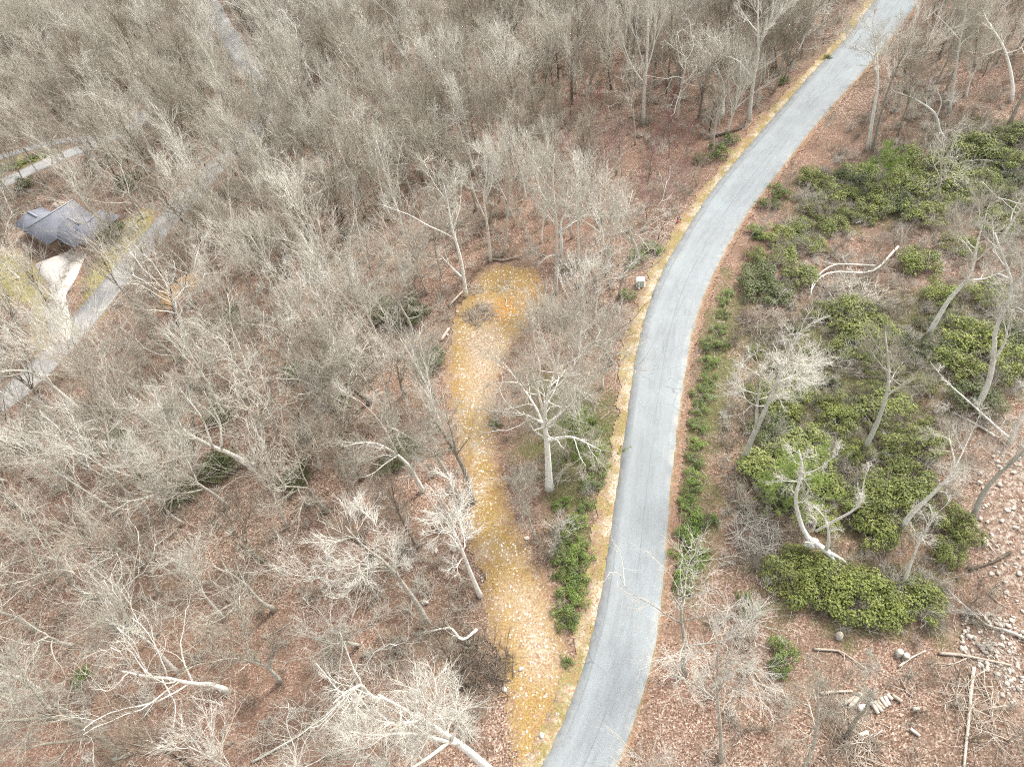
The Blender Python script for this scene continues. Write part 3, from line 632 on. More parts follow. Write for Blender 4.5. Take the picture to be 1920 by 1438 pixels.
hero('crooked white tree beside the far road on the left', (262, 735), [(235, 700), (200, 690), (170, 695), (150, 700)], [[(235, 700), (235, 665), (215, 630)], [(238, 700), (265, 680), (262, 650)]], .2, (2.2, .85, .3, .04), dens=1.0, **W)
hero('bare tree with a snaking white fork, left of the evergreen bushes by the clearing', (778, 650), [(772, 620), (768, 600), (752, 580), (745, 555), (762, 530), (765, 500)], [[(768, 600), (785, 585), (790, 545)], [(750, 575), (730, 545), (700, 540)]], .2, (2.0, .8, .25, .05), dens=.9, **W)
hero('bright dense-twigged small tree in the left wood above the white-limbed tree', (600, 880), [(598, 860), (592, 835), (580, 815)], [[(596, 855), (570, 830), (550, 810)], [(597, 850), (615, 825), (610, 800)]], .15, (2.0, .8, .2, .05), dens=1.3, **W)
hero('white twisted tree crown rising at the upper left wood beside a far road', (640, 215), [(635, 185), (640, 160), (625, 140), (610, 130)], [[(638, 165), (655, 145), (650, 125)]], .22, (2.0, .85, .35, .03), dens=1.2, **W)
hero('white-limbed broad tree near the top, left of the centre', (830, 235), [(822, 200), (815, 160), (805, 120), (800, 85)], [[(820, 190), (790, 160), (770, 120), (755, 90)], [(818, 175), (840, 130), (850, 95)], [(822, 200), (785, 190), (755, 180)]], .32, (3.4, .6, .16, .1), dens=1.3, **W)

# ------------------------------------------------------------------ the rest of the wood
rng = np.random.default_rng(5)
def inside(px, py, m=0): return -m < px < 1920 + m and -m < py < 1438 + m
cand = []
X0, X1, Y0, Y1 = -190, 150, -8, 300
H2 = np.array(HEROES); pts = []
cell = {}
def far_enough(x, y, d):
    i, j = int(x // 8), int(y // 8)
    for a_ in (-1, 0, 1):
        for b_ in (-1, 0, 1):
            for q in cell.get((i + a_, j + b_), ()):
                if (q[0] - x) ** 2 + (q[1] - y) ** 2 < d * d: return False
    return True
for x, y in HEROES:
    for dx, dy in ((0, 0), (1.6, 0), (-1.6, 0), (0, 1.6), (-1, -2), (.8, -2)): cell.setdefault((int((x + dx) // 8), int((y + dy) // 8)), []).append((x + dx, y + dy))
raw = rng.random((40000, 2)) * [X1 - X0, Y1 - Y0] + [X0, Y0]
ed, sd_, _ = edge_dist(raw); trk = sdf(raw, TRACK); fr_, _ = nearest(raw, FARALL)
scr = multi(raw, SCREE, SCREE2); lwn = multi(raw, LAWN, LAWN3); grn = multi(raw, *GREENS)
px_, py_ = proj(np.c_[raw, hgt(raw[:, 0], raw[:, 1])])
tpx, tpy = proj(np.c_[raw, hgt(raw[:, 0], raw[:, 1]) + 13])
BARE = wpts([(1430, 1150), (1800, 1190), (1950, 1150), (1950, 1500), (1400, 1500), (1400, 1300)])
RIGHT = wpts([(1290, 1100), (1380, 480), (1500, 330), (1960, 180), (2050, 600), (2050, 1300), (1300, 1250)])
bare, rgt = sdf(raw, BARE), sdf(raw, RIGHT)
for k in range(len(raw)):
    x, y = raw[k]
    vis = inside(px_[k], py_[k], 40) or inside(tpx[k], tpy[k], 0)
    if not vis or py_[k] < -60: continue
    if sd_[k] > 0 and ed[k] < 6 and 480 < py_[k] < 1160: continue
    if ed[k] < (2.6 if sd_[k] < 0 else 1.6) or trk[k] < 1.2 or fr_[k] < 3.4 or scr[k] < .5: continue
    if np.hypot(x - HOUSE_C[0], y - HOUSE_C[1]) < 12: continue
    # crowns must not hide the main road or the gravel track
    if 1000 < tpx[k] < 1700 and edge_dist(np.array([[0., 0.]]))[0][0] > 0:
        pass
    sp = 3.35 + .9 * vnoise(x, y, 25, 31) - (.5 if y > 90 else 0)
    if px_[k] < 900 and py_[k] > 1000: sp += .6
    if bare[k] < 0: sp = 9.5
    elif rgt[k] < 0: sp = 5.2 if py_[k] < 290 else 9.0
    if not far_enough(x, y, sp): continue
    cell.setdefault((int(x // 8), int(y // 8)), []).append((x, y)); cand.append(k)
# drop those whose crown would cover the road or the track in view
def covered(k):
    h_ = np.array([7, 10, 13]); P3 = np.c_[np.repeat(raw[k][None], 3, 0), hgt(*raw[k]) + h_]; qx, qy = proj(P3)
    g = np.array([ground_xy(a_, b_) for a_, b_ in zip(qx, qy)])
    e_, s_, _ = edge_dist(g); t_ = sdf(g, TRACK)
    return (e_ < 2.0).any() or (t_ < .8).sum() >= 1
def ground_xy(px, py):
    r = ray(px, py)
    if r[2] > -.05: return np.array([0., 900.])
    t = -H / r[2]; return r[:2] * t
OPEN = [np.array(q, float) for q in ([(355, -20), (415, -20), (470, 70), (520, 160), (520, 215), (485, 205), (440, 130), (380, 60)], [(-20, 285), (60, 272), (110, 262), (120, 285), (60, 330), (60, 360), (-20, 370)],
        [(30, 365), (205, 355), (210, 400), (185, 500), (135, 560), (60, 510), (30, 440)], [(180, 540), (300, 395), (330, 400), (330, 430), (240, 520), (190, 600), (110, 700), (80, 690), (90, 560)], [(540, 325), (580, 325), (585, 370), (545, 370)], [(285, 550), (385, 505), (385, 530), (300, 595)], [(1175, 480), (1240, 480), (1240, 570), (1175, 570)])]
def screened(k):
    P3 = np.c_[np.repeat(raw[k][None], 5, 0), hgt(*raw[k]) + np.array([3, 6, 8, 10, 12])]; qx, qy = proj(P3); Q = np.stack([qx, qy], 1)
    hit = [(sdf(Q, o) < 8).any() for o in OPEN]; u = rng.random()
    return hit[-1] or (hit[2] and u < .72) or (any(hit) and u < .38)
kinds = []
for k in cand:
    x, y = raw[k]; cov = covered(k)
    if screened(k): continue
    u = rng.random()
    red = 0
    if cov and ed[k] > -1:
        if rng.random() < .55: continue
        kd = 'understory'
    elif rgt[k] < 0 and py_[k] < 290: kd = 'broad' if u < .45 else 'slender' if u < .8 else 'understory'
    elif rgt[k] < 0 or bare[k] < 0: kd = 'understory' if u < .75 else 'broad'
    elif x < -5 and y < 60: kd = 'broom' if u < .28 else 'broad' if u < .62 else 'slender' if u < .84 else 'understory'
    elif x < -20: kd = 'broom' if u < .36 else 'slender' if u < .64 else 'broad'
    else: kd = 'slender' if u < .55 else 'broom' if u < .72 else 'broad' if u < .88 else 'understory'
    kinds.append((k, kd))
print('forest candidates', len(cand), 'kept', len(kinds))
dist = np.array([np.linalg.norm([raw[k][0], raw[k][1], H]) * (1.6 if kd == 'understory' else 1) for k, kd in kinds])
order = np.argsort(dist)
NIND = 262
print('heroes', len(HEROES))

LAND = [('grey house roof', G(118, 425)), ('pale driveway', G(110, 560)), ('bend in the far road', G(505, 210)), ('green utility box', G(1203, 535)), ('brush pile', G(900, 592)),
        ('fire hydrant', G(1271, 415)), ('lower gravel track', G(985, 1400)), ('middle gravel track', G(895, 860)), ('big trackside oak', G(1030, 916)),
        ('stout forked tree', G(887, 942)), ('sprawling corner tree', G(228, 1413)), ('wide fan tree', G(463, 868)), ('spotted pale trunk', G(560, 690)),
        ('tall forked roadside tree', G(1403, 228)), ('tall straight pale tree', G(1206, 232)), ('white-limbed broad tree', G(830, 235)), ('twisted white crown', G(640, 215)),
        ('overhung far road', G(148, 768)), ('white lichened twin tree', G(1392, 865)), ('stacked firewood', G(1680, 1360)), ('white scree', G(1890, 950)), ('S-curved white trunk', G(1778, 267)),
        ('pale earth patch', G(562, 350)), ('drooping-limbed leaning tree', G(803, 1168)), ('ochre earth patch', G(330, 550))]
used = {}
def where(p):
    d = [np.hypot(*(np.array(proj(l)) - np.array(proj(p)))) for _, l in LAND]; j = int(np.argmin(d))
    a_ = np.array(proj(p)) - np.array(proj(LAND[j][1])); an = math.degrees(math.atan2(-a_[1], a_[0])) % 360
    dr = ['right of', 'above and right of', 'above', 'above and left of', 'left of', 'below and left of', 'below', 'below and right of'][int(((an + 22.5) % 360) // 45)]
    return LAND[j][0], dr, d[j]
ORD = ['nearest', 'second nearest', 'third nearest', 'fourth nearest', 'fifth nearest', 'sixth nearest', 'seventh nearest', 'eighth nearest', 'ninth nearest', 'tenth nearest'] + ['%dth nearest' % i for i in range(11, 60)]
LOOK = {'slender': 'slim', 'broad': 'crooked', 'broom': 'feathery', 'understory': 'short'}
TONE = {'B_TWIG': 'grey', 'B_TWIGW': 'pale', 'B_BROWN': 'brown', 'B_RED': 'reddish', 'B_DARK': 'dark'}
PAL = dict(B_TWIG=B_TWIG, B_TWIGW=B_TWIGW, B_BROWN=B_BROWN, B_RED=B_RED, B_DARK=B_DARK)
specs = []
for k, kd in [kinds[i] for i in order]:
    x, y = raw[k]; z = float(hgt(x, y)); u = rng.random()
    tw = 'B_TWIG' if u < .42 else 'B_TWIGW' if u < .78 else 'B_BROWN'
    if kd == 'understory': tw = 'B_BROWN' if u < .5 else 'B_TWIG' if u < .9 else 'B_TWIGW'
    if np.hypot(px_[k] - 1180, py_[k] - 330) < 140 and u < .8: tw, kd = 'B_RED', 'understory'
    if kd == 'slender' and px_[k] > 1000 and py_[k] < 350: tw = 'B_BROWN' if u < .35 else 'B_TWIG'
    bk = B_WHITE if tw == 'B_TWIGW' else B_GREY if u < .45 or rng.random() < .5 else B_DARK
    sc = rng.uniform(.66, .98) * (1.0 if kd != 'understory' else 1)
    specs.append([kd, int(rng.integers(len(ARCH[kd]))), (x, y, z - .1), rng.random() * 6.28, sc, rng.normal(0, .05, 2), bk, tw])
ind, rest = specs[:NIND], specs[NIND:]
keys = {}
for s_ in ind:
    l_, d_, dist_ = where(np.array(s_[2])); keys.setdefault((LOOK[s_[0]], TONE[s_[7]], d_, l_), []).append((dist_, s_))
for (lk, tn, d_, l_), L in keys.items():
    L.sort(key=lambda q: q[0])
    for i, (dd, s_) in enumerate(L):
        lab = ('%s %s bare %s %s the %s' % (lk, tn, 'sapling' if s_[0] == 'understory' else 'tree', d_, l_)) if len(L) == 1 else \
              ('%s of the %s %s %s %s the %s' % (ORD[i], lk, tn, 'saplings' if s_[0] == 'understory' else 'trees', d_, l_))
        forest_tree(*s_[:7], PAL[s_[7]], label=lab, cat='tree', group='bare saplings under the wood' if s_[0] == 'understory' else 'bare trees of the wood')

# instancing for what nobody could count
def scatter(name, protos, pos, rot, scl, idx, label, cat):
    """protos: objects kept out of the scene; one object made of instances on points"""
    col = bpy.data.collections.new(name + '_forms')
    for i, o in enumerate(protos): o.name = 'form_%02d_%s' % (i, name); col.objects.link(o)
    me = bpy.data.meshes.new(name); me.vertices.add(len(pos)); me.vertices.foreach_set('co', np.asarray(pos, np.float32).ravel())
    for nm, ty, v in (('rot', 'FLOAT_VECTOR', rot), ('scl', 'FLOAT', scl), ('idx', 'INT', idx)):
        at = me.attributes.new(nm, ty, 'POINT'); at.data.foreach_set('vector' if ty == 'FLOAT_VECTOR' else 'value', np.asarray(v, np.int32 if ty == 'INT' else np.float32).ravel())
    o = link(name, me); tag(o, label, cat, kind='stuff')
    g = bpy.data.node_groups.new(name, 'GeometryNodeTree')
    g.interface.new_socket('Geometry', in_out='INPUT', socket_type='NodeSocketGeometry'); g.interface.new_socket('Geometry', in_out='OUTPUT', socket_type='NodeSocketGeometry')
    nn = g.nodes.new; gi, go = nn('NodeGroupInput'), nn('NodeGroupOutput'); ip = nn('GeometryNodeInstanceOnPoints'); ci = nn('GeometryNodeCollectionInfo')
    ci.inputs['Collection'].default_value = col; ci.inputs['Separate Children'].default_value = True; ci.inputs['Reset Children'].default_value = True
    def na(t, nm):
        x = nn('GeometryNodeInputNamedAttribute'); x.data_type = t; x.inputs['Name'].default_value = nm; return x.outputs['Attribute']
    er = nn('FunctionNodeEulerToRotation'); L = g.links.new
    L(na('FLOAT_VECTOR', 'rot'), er.inputs[0]); L(er.outputs[0], ip.inputs['Rotation']); L(na('FLOAT', 'scl'), ip.inputs['Scale']); L(na('INT', 'idx'), ip.inputs['Instance Index'])
    ip.inputs['Pick Instance'].default_value = True
    L(gi.outputs[0], ip.inputs['Points']); L(ci.outputs[0], ip.inputs['Instance']); L(ip.outputs[0], go.inputs[0])
    o.modifiers.new('scatter', 'NODES').node_group = g
    return o
def joined(t, c, mt, mc, name):
    """trunk and crown of a tree form in one mesh with two materials"""
    V, Q, mi, off = [], [], [], 0
    for me, i in ((t, 0), (c, 1)):
        n = len(me.vertices); co = np.empty(n * 3, np.float32); me.vertices.foreach_get('co', co); V.append(co.reshape(-1, 3))
        tot = np.empty(len(me.polygons), np.int32); me.polygons.foreach_get('loop_total', tot)
        vi = np.empty(len(me.loops), np.int32); me.loops.foreach_get('vertex_index', vi)
        keep = np.repeat(tot == 4, tot); q = vi[keep].reshape(-1, 4) + off
        Q.append(q); mi.append(np.full(len(q), i)); off += n
    me = mesh_np(name, np.concatenate(V), [np.concatenate(Q)], mats=[mt, mc], mi=np.concatenate(mi)); return bpy.data.objects.new(name, me)
protos, pk = [], {}
for kd in ('slender', 'broad', 'broom', 'understory'):
    for i in range(3):
        for tw in ('B_TWIG', 'B_TWIGW', 'B_BROWN'):
            pk[(kd, i, tw)] = len(protos); t, c = ARCH[kd][i]
            protos.append(joined(t, c, B_WHITE if tw == 'B_TWIGW' else B_GREY if i < 2 else B_DARK, PAL[tw], 'form'))
scatter('distant_woodland', protos, [s_[2] for s_ in rest], [(s_[5][0], s_[5][1], s_[3]) for s_ in rest], [s_[4] for s_ in rest],
        [pk[(s_[0], s_[1] % 3, s_[7] if s_[7] != 'B_RED' else 'B_BROWN')] for s_ in rest], 'mass of bare grey trees farther off toward the top of the view', 'woodland')
print('individual', len(ind), 'rest', len(rest))

# ------------------------------------------------------------------ undergrowth, litter, stones, sticks
def twig_bush(h, n1, name, m):
    a_ = rng.random(n1) * 6.28; an = rng.uniform(.1, 1.0, n1)
    st = np.stack([rng.normal(0, .12 * h, n1), rng.normal(0, .12 * h, n1), np.zeros(n1)], 1)
    D = np.stack([np.cos(a_) * np.sin(an), np.sin(a_) * np.sin(an), np.cos(an)], 1); P = np.empty((n1, 5, 3)); P[:, 0] = st; d = D
    for q in range(1, 5): d = unit(d + rng.standard_normal((n1, 3)) * .15); P[:, q] = P[:, q - 1] + d * h / 4 * rng.uniform(.7, 1.1)
    Rr = np.linspace(.022, .011, 5)[None].repeat(n1, 0)
    l2 = spawn(P, Rr, 5, .2, 1, .6, .45, 4, .2, .04, .6, .010); l3 = spawn(*l2, 3, .2, 1, .6, .5, 3, .2, .02, .6, .008)
    V, Q = tubes([(P, Rr, 3), (*l2, 3), (*l3, 3)]); return bpy.data.objects.new(name, mesh_np(name, V, Q, m))
bush = [twig_bush(h_, 9, 'bush', m_) for h_ in (.8, 1.2, 1.8) for m_ in (B_BROWN, B_TWIG, B_TWIGW)]
q = rng.random((90000, 2)) * [X1 - X0, 230] + [X0, -10]
e1, s1, _ = edge_dist(q); pz = np.c_[q, hgt(q[:, 0], q[:, 1])]; qx, qy = proj(pz)
dens = .12 + .75 * (vnoise(q[:, 0], q[:, 1], 11, 41) + .5) * (vnoise(q[:, 0], q[:, 1], 30, 42) + .6)
dens = np.where(sdf(q, RIGHT) < 0, .30 + .8 * (vnoise(q[:, 0], q[:, 1], 8, 44) + .5), dens); dens = np.where(multi(q, *GREENS[:4]) < 0, dens * 1.5 + .15, dens); dens = np.where(sdf(q, BARE) < 0, .16, dens); dens = np.where((qx < 620) & (qy > 950), dens * .5, dens)
ok = (e1 > np.where(s1 > 0, 4.6, 2.4)) & (sdf(q, TRACK) > .6) & (nearest(q, FARALL)[0] > 3.4) & (qx > -60) & (qx < 1980) & (qy > -60) & (qy < 1500) & (np.hypot(q[:, 0] - HOUSE_C[0], q[:, 1] - HOUSE_C[1]) > 10) & (multi(q, SCREE, LAWN) > .3) & (rng.random(len(q)) < dens)
q = pz[ok]; n_ = len(q); print('brush', n_)
scatter('undergrowth', bush, q - [0, 0, .08], np.c_[rng.normal(0, .15, (n_, 2)), rng.random(n_) * 6.28], rng.uniform(.6, 1.25, n_), rng.integers(0, 9, n_), 'low tangle of bare brown twigs covering the forest floor', 'undergrowth')

# loose leaves: flat curled quads resting on the litter
def leaf_quads(P, size, tilt=.5, asp=.6):
    n = len(P); a_ = rng.random(n) * 6.28; u = np.stack([np.cos(a_), np.sin(a_), rng.normal(0, tilt, n)], 1); u = unit(u)
    v = unit(np.cross(np.array([0, 0, 1.0]), u) + np.c_[np.zeros((n, 2)), rng.normal(0, tilt, n)])
    s = (size * rng.uniform(.6, 1.4, n))[:, None]
    V = np.stack([P - u * s, P + v * s * asp, P + u * s, P - v * s * asp], 1).reshape(-1, 3)
    return V, np.arange(4 * n).reshape(n, 4)
q = np.c_[rng.uniform(-75, 75, 150000), rng.uniform(-5, 1, 150000)]; q[:, 1] = rng.random(150000) ** 1.3 * 105
pz = np.c_[q, hgt(q[:, 0], q[:, 1])]; qx, qy = proj(pz); e1 = edge_dist(q)[0]
ok = (qx > -10) & (qx < 1930) & (qy > 0) & (qy < 1445) & (e1 > .05) & (rng.random(len(q)) < np.where(sdf(q, TRACK) < 0, .08, 1)) & (np.abs(hgt(q[:, 0], q[:, 1])) < 99)
q = pz[ok]; V, Q = leaf_quads(q + [0, 0, .05], .06)
tag(link('fallen_leaves', mesh_np('fallen_leaves', V, [Q], L_DRY)), 'fallen tan and brown leaves strewn over the forest floor', 'leaves', kind='stuff')

# dead sticks lying about
k_ = 34000; q = np.c_[rng.uniform(-80, 80, k_), rng.random(k_) ** 1.2 * 105 - 4]; e1, s1, _ = edge_dist(q); pz = np.c_[q, hgt(q[:, 0], q[:, 1])]; qx, qy = proj(pz)
ok = (qx > -20) & (qx < 1940) & (qy < 1460) & (qy > -20) & (e1 > 1.6) & (rng.random(k_) < np.where(sdf(q, TRACK) < .5, .05, np.where(sdf(q, RIGHT) < 3, 1, np.where(qx > 1200, .9, .5)))); q = pz[ok]; k_ = len(q)
az = rng.random(k_) * 6.28; ln_ = rng.gamma(2.2, .26, k_) + .15; d = np.stack([np.cos(az), np.sin(az), rng.normal(0, .10, k_)], 1); t = np.linspace(-.5, .5, 4)
P = q[:, None] + [0, 0, .05] + d[:, None] * (ln_[:, None] * t[None])[..., None] + rng.normal(0, .04, (k_, 4, 3)) * ln_[:, None, None]; P[..., 2] = np.maximum(P[..., 2], q[:, None, 2] + .01)
V, Q = tubes([(P, (.008 + .022 * rng.random(k_) ** 3)[:, None] * np.linspace(1, .5, 4)[None], 3)])
tag(link('dead_twigs', mesh_np('dead_twigs', V, Q, B_WOOD)), 'small dead sticks strewn over the leaf litter', 'twigs', kind='stuff')

def stone_form(seed, flat=.6):
    r_ = np.random.default_rng(seed); import bmesh
    bm = bmesh.new(); bmesh.ops.create_icosphere(bm, subdivisions=2, radius=1)
    c0 = r_.standard_normal((9, 3)); c0 /= np.linalg.norm(c0, axis=1, keepdims=True)
    for v in bm.verts:
        p = np.array(v.co); 
        for c_ in c0[:8]:
            d = p @ c_; lim = .62 + .18 * abs(c_[0])
            if d > lim: p = p - c_ * (d - lim)
        v.co = p * [1, .8, flat]
    me = bpy.data.meshes.new('stone_form'); bm.to_mesh(me); bm.free(); return me
SF = [stone_form(i) for i in range(6)]
for m_ in SF: m_.materials.append(M_STONE)
def stones(name, poly, n, smin, smax, label, extra=None):
    lo, hi = poly.min(0), poly.max(0); q = rng.random((n, 2)) * (hi - lo) + lo; q = q[(sdf(q, poly) < -.1) & (edge_dist(q)[0] > .2)]
    if extra is not None: q = q[extra(q)]
    k = len(q); s = smin + (smax - smin) * rng.random(k) ** 4
    scatter(name, [bpy.data.objects.new('s', m_) for m_ in SF], np.c_[q, hgt(q[:, 0], q[:, 1]) + s * .15], np.c_[rng.normal(0, .3, (k, 2)), rng.random(k) * 6.28], s, rng.integers(0, 6, k), label, 'stones')
stones('gravel_stones', TRACK, 3400, .025, .15, 'pale stones scattered over the ochre gravel track', lambda q: rng.random(len(q)) < .35 + 1.3 * (vnoise(q[:, 0], q[:, 1], 6, 51) + .2))
stones('scree_stones', SCREE, 1100, .04, .32, 'broken white rocks of the scree at the right edge')
stones('scree_stones', SCREE2, 700, .06, .3, 'thin scatter of pale rocks below the scree at the right edge')
ROCKS = [(818, 1033, .28, 'pale'), (898, 1116 - 3, .33, 'blocky'), (988, 1009, .3, 'round'), (1036, 1150, .22, 'small'), (978, 1254, .28, 'white'), (1016, 1378, .28, 'flat'), (946, 1293, .3, 'upright'), (798, 1129, .38, 'triangular'), (1088, 555, .42, 'large'), (838, 628, .3, 'pale'), (858, 585, .26, 'pale')]
RLAB = ['pale rock at the left edge of the gravel track beside the white leaning trunk', 'blocky white rock lying in the middle of the lower gravel track', 'round white rock at the right edge of the track below the small bare tree',
        'small white rock in the leaves between the laurel strip and the track', 'white rock on the lower gravel track', 'flat white rock near the bottom end of the gravel track', 'upright pale rock on the left rim of the lower track',
        'triangular white rock in the leaf litter left of the track', 'large pale rock in the leaves right of the clearing', 'pale rock on the left rim of the track under the log', 'pale rock beside the brush pile in the clearing']
for (x, y, s, _), lb in zip(ROCKS, RLAB):
    p = G(x, y); o = link('rock', SF[int(rng.integers(6))]); o.location = p + [0, 0, s * .2]; o.scale = (s,) * 3; o.rotation_euler = (0, 0, rng.random() * 6); tag(o, lb, 'rock', 'single pale rocks')

# logs and fallen limbs traced on the ground
def log(name, label, px, r0, r1=None, mat=B_WOOD, cat='log', up=0.0, branches=0, group='fallen logs and limbs', parts=True):
    P = np.array([G(*p) for p in px]); P[:, 2] += r0 + np.linspace(0, up, len(P)); P = resample(P, 12 if len(px) > 2 else 5); P = smooth(P, 1)
    r1 = r1 if r1 else r0 * .5; b = P[0].copy(); rad = np.linspace(r0, r1, len(P))[None]
    L = [(P[None] - b, rad, 8)]
    o = link(name, None) if False else None
    V, Q = tubes(L); me = mesh_np(name, V, Q, mat, True); o = link(name, me); o.location = b; tag(o, label, cat, group)
    if branches:
        l2 = spawn(P[None] - b, rad, branches, .2, 1, .7, -1.6, 6, .22, .02, .5, .012); l3 = spawn(*l2, 4, .2, 1, .7, .45, 4, .25, 0, .5, .009); l4 = spawn(*l3, 3, .2, 1, .7, .5, 3, .25, 0, .5, .007)
        for l_ in (l2, l3, l4): l_[0][..., 2] = np.maximum(l_[0][..., 2], -r0 * .8)
        V, Q = tubes([(*l2, 4), (*l3, 3), (*l4, 3)]); link('twigs', mesh_np('twigs', V, Q, mat), o)
    return o
log('fallen_branch', 'large curved white fallen branch arching over the brush right of the road', [(1683, 465), (1660, 490), (1645, 510), (1620, 520), (1585, 515), (1550, 516), (1530, 530), (1518, 555)], .17, .07, B_WHITE, 'branch', .6, 6)
log('fallen_branch', 'second curved white branch crossing the large fallen one', [(1640, 500), (1600, 500), (1565, 500), (1540, 515), (1520, 540), (1517, 565)], .13, .05, B_WHITE, 'branch', .9, 5)
log('fallen_log', 'pale straight fallen log at the upper left edge of the clearing', [(842, 575), (868, 548)], .16, .13)
log('fallen_log', 'stubby pale log at the left edge of the track below the brush pile', [(828, 640), (842, 618)], .2, .17)
log('fallen_log', 'grey log lying across the top of the clearing', [(918, 487), (945, 490), (968, 484), (980, 481)], .13, .08, B_WOOD, 'log', .1, 3)
log('fallen_branch', 'short hooked white stick lying on the ochre clearing', [(946, 557), (950, 563), (948, 575)], .07, .05, B_WHITE, 'branch')
log('fallen_log', 'long straight pole lying toward the bottom right', [(1825, 1252), (1820, 1290), (1815, 1350), (1806, 1440)], .13, .09)
log('fallen_log', 'long grey log lying level in the cut area at the right', [(1760, 1225), (1800, 1228), (1850, 1238), (1895, 1248)], .13, .08, B_WOOD, 'log', 0, 3)
log('fallen_branch', 'white fallen top with limbs at the right edge below the scree', [(1935, 1205), (1890, 1183), (1845, 1175), (1820, 1150), (1790, 1125), (1770, 1105)], .13, .05, B_WHITE, 'branch', .3, 7)
log('fallen_log', 'angled grey log above the stacked firewood', [(1525, 1217), (1575, 1220), (1600, 1238), (1625, 1255)], .11, .06, B_WOOD, 'log', 0, 3)
log('fallen_log', 'thin grey log beside the pair of logs left of the firewood', [(1537, 1300), (1565, 1297), (1598, 1296)], .12, .08)
log('fallen_log', 'upper log of the pair left of the stacked firewood', [(1583, 1320), (1612, 1300)], .15, .12)
log('fallen_log', 'lower log of the pair left of the stacked firewood', [(1592, 1325), (1616, 1301)], .15, .12)
log('fallen_log', 'pale log slanting in the leaves right of two cut stumps', [(1684, 1250), (1710, 1232), (1735, 1220)], .09, .06)
log('fallen_log', 'dark fallen log slanting down from a black stump end at the right edge', [(1895, 1035), (1860, 1055), (1815, 1070)], .14, .08, B_DARK)
log('fallen_log', 'dark mossy log on the slope left of the upper road', [(1340, 257), (1365, 250), (1385, 245), (1400, 235)], .2, .12, B_DARK)
log('fallen_log', 'long pale pole slanting up across leaf litter at bottom left', [(475, 1428), (550, 1387), (610, 1340), (650, 1310)], .12, .05, B_GREY)
log('fallen_log', 'thin dark trunk lying upright in the picture by the slanting pole', [(610, 1435), (618, 1380), (628, 1300), (625, 1270)], .09, .05, B_DARK)
log('fallen_log', 'bleached white log under the sprawling tree at bottom left', [(215, 1424), (235, 1418), (252, 1410)], .2, .15, B_WHITE)
log('fallen_branch', 'pale curved fallen limb between the wood and the lower track', [(895, 1180), (880, 1195), (866, 1206), (858, 1195), (850, 1178), (820, 1185), (795, 1190)], .15, .05, B_WHITE, 'branch', .5, 7)
log('fallen_branch', 'dead white branch on the shrubs below the upper rhododendrons', [(1604, 420), (1640, 408), (1676, 398)], .09, .05, B_WHITE, 'branch', .8, 2)
log('fallen_branch', 'white forked branch lying left of the curved fallen branch', [(1440, 580), (1460, 565), (1482, 555)], .1, .05, B_WHITE, 'branch', .8, 3)
log('fallen_branch', 'pale stick slanting across the shrubs beside the road verge', [(1425, 525), (1445, 508), (1455, 500)], .09, .06, B_WHITE, 'branch', .6, 4)
for i, (x, y) in enumerate([(1855, 1020), (1870, 1125), (1790, 1240), (1430, 1280), (1700, 1290), (300, 1130), (420, 1300), (520, 1180), (90, 1100), (700, 1220), (660, 560), (1180, 380)]):
    a_ = rng.random() * 3.1; L = 30
    log('fallen_branch', ['thin pale stick on the bare slope below the scree', 'thin stick above the fallen white top at right', 'thin stick right of the cut stumps', 'thin stick beside the small green shrub at lower right',
        'thin stick just above the stacked firewood', 'thin stick on red leaves under the left wood', 'thin stick on open leaf litter at lower left', 'thin stick under the trees left of lower centre', 'thin stick near the left edge in leaf litter',
        'thin stick left of the lower gravel track', 'thin stick in the wood left of the clearing', 'thin stick among the reddish saplings'][i], [(x - L * math.cos(a_), y - L * .7 * math.sin(a_)), (x, y + 4), (x + L * math.cos(a_), y + L * .7 * math.sin(a_))], .06, .025, B_WOOD, 'branch', 0, 3)
# a pile of firewood: every piece a log
fw = [((1629, 1310), (1646, 1338)), ((1638, 1315), (1653, 1334)), ((1643, 1313), (1657, 1330)), ((1650, 1308), (1662, 1326)), ((1658, 1306), (1667, 1323)), ((1662, 1302), (1672, 1312)), ((1672, 1303), (1690, 1316)), ((1626, 1310), (1632, 1322))]
fwl = ['leftmost long split log of the stacked firewood', 'second split log from the left in the stacked firewood', 'third split log from the left in the stacked firewood', 'fourth split log from the left in the stacked firewood', 'fifth split log from the left in the stacked firewood', 'shortest split log at the top right of the stacked firewood', 'outlying split log right of the stacked firewood', 'small split log at the left end of the firewood']
for (a_, b_), lb in zip(fw, fwl): log('firewood_log', lb, [a_, b_], .15, .14, B_WOOD, 'log', 0, 0, 'stacked firewood logs')
log('cut_wood', 'bright cut wood chunk left of the stacked firewood', [(1608, 1328), (1622, 1326)], .24, .2, B_WHITE, 'log')
log('cut_wood', 'cut pale plank end below the stacked firewood', [(1608, 1380), (1626, 1373)], .16, .15, B_WHITE, 'log')
log('cut_wood', 'weathered piece right of the outlying firewood log', [(1710, 1330), (1722, 1330)], .18, .15, B_WHITE, 'log')
log('cut_wood', 'split piece lying alone lower right of the firewood', [(1706, 1366), (1724, 1380)], .13, .11, B_WOOD, 'log')
MEND = mat_plain('fresh_cut_wood', (.74, .66, .50), .8, .2, .1, 8)
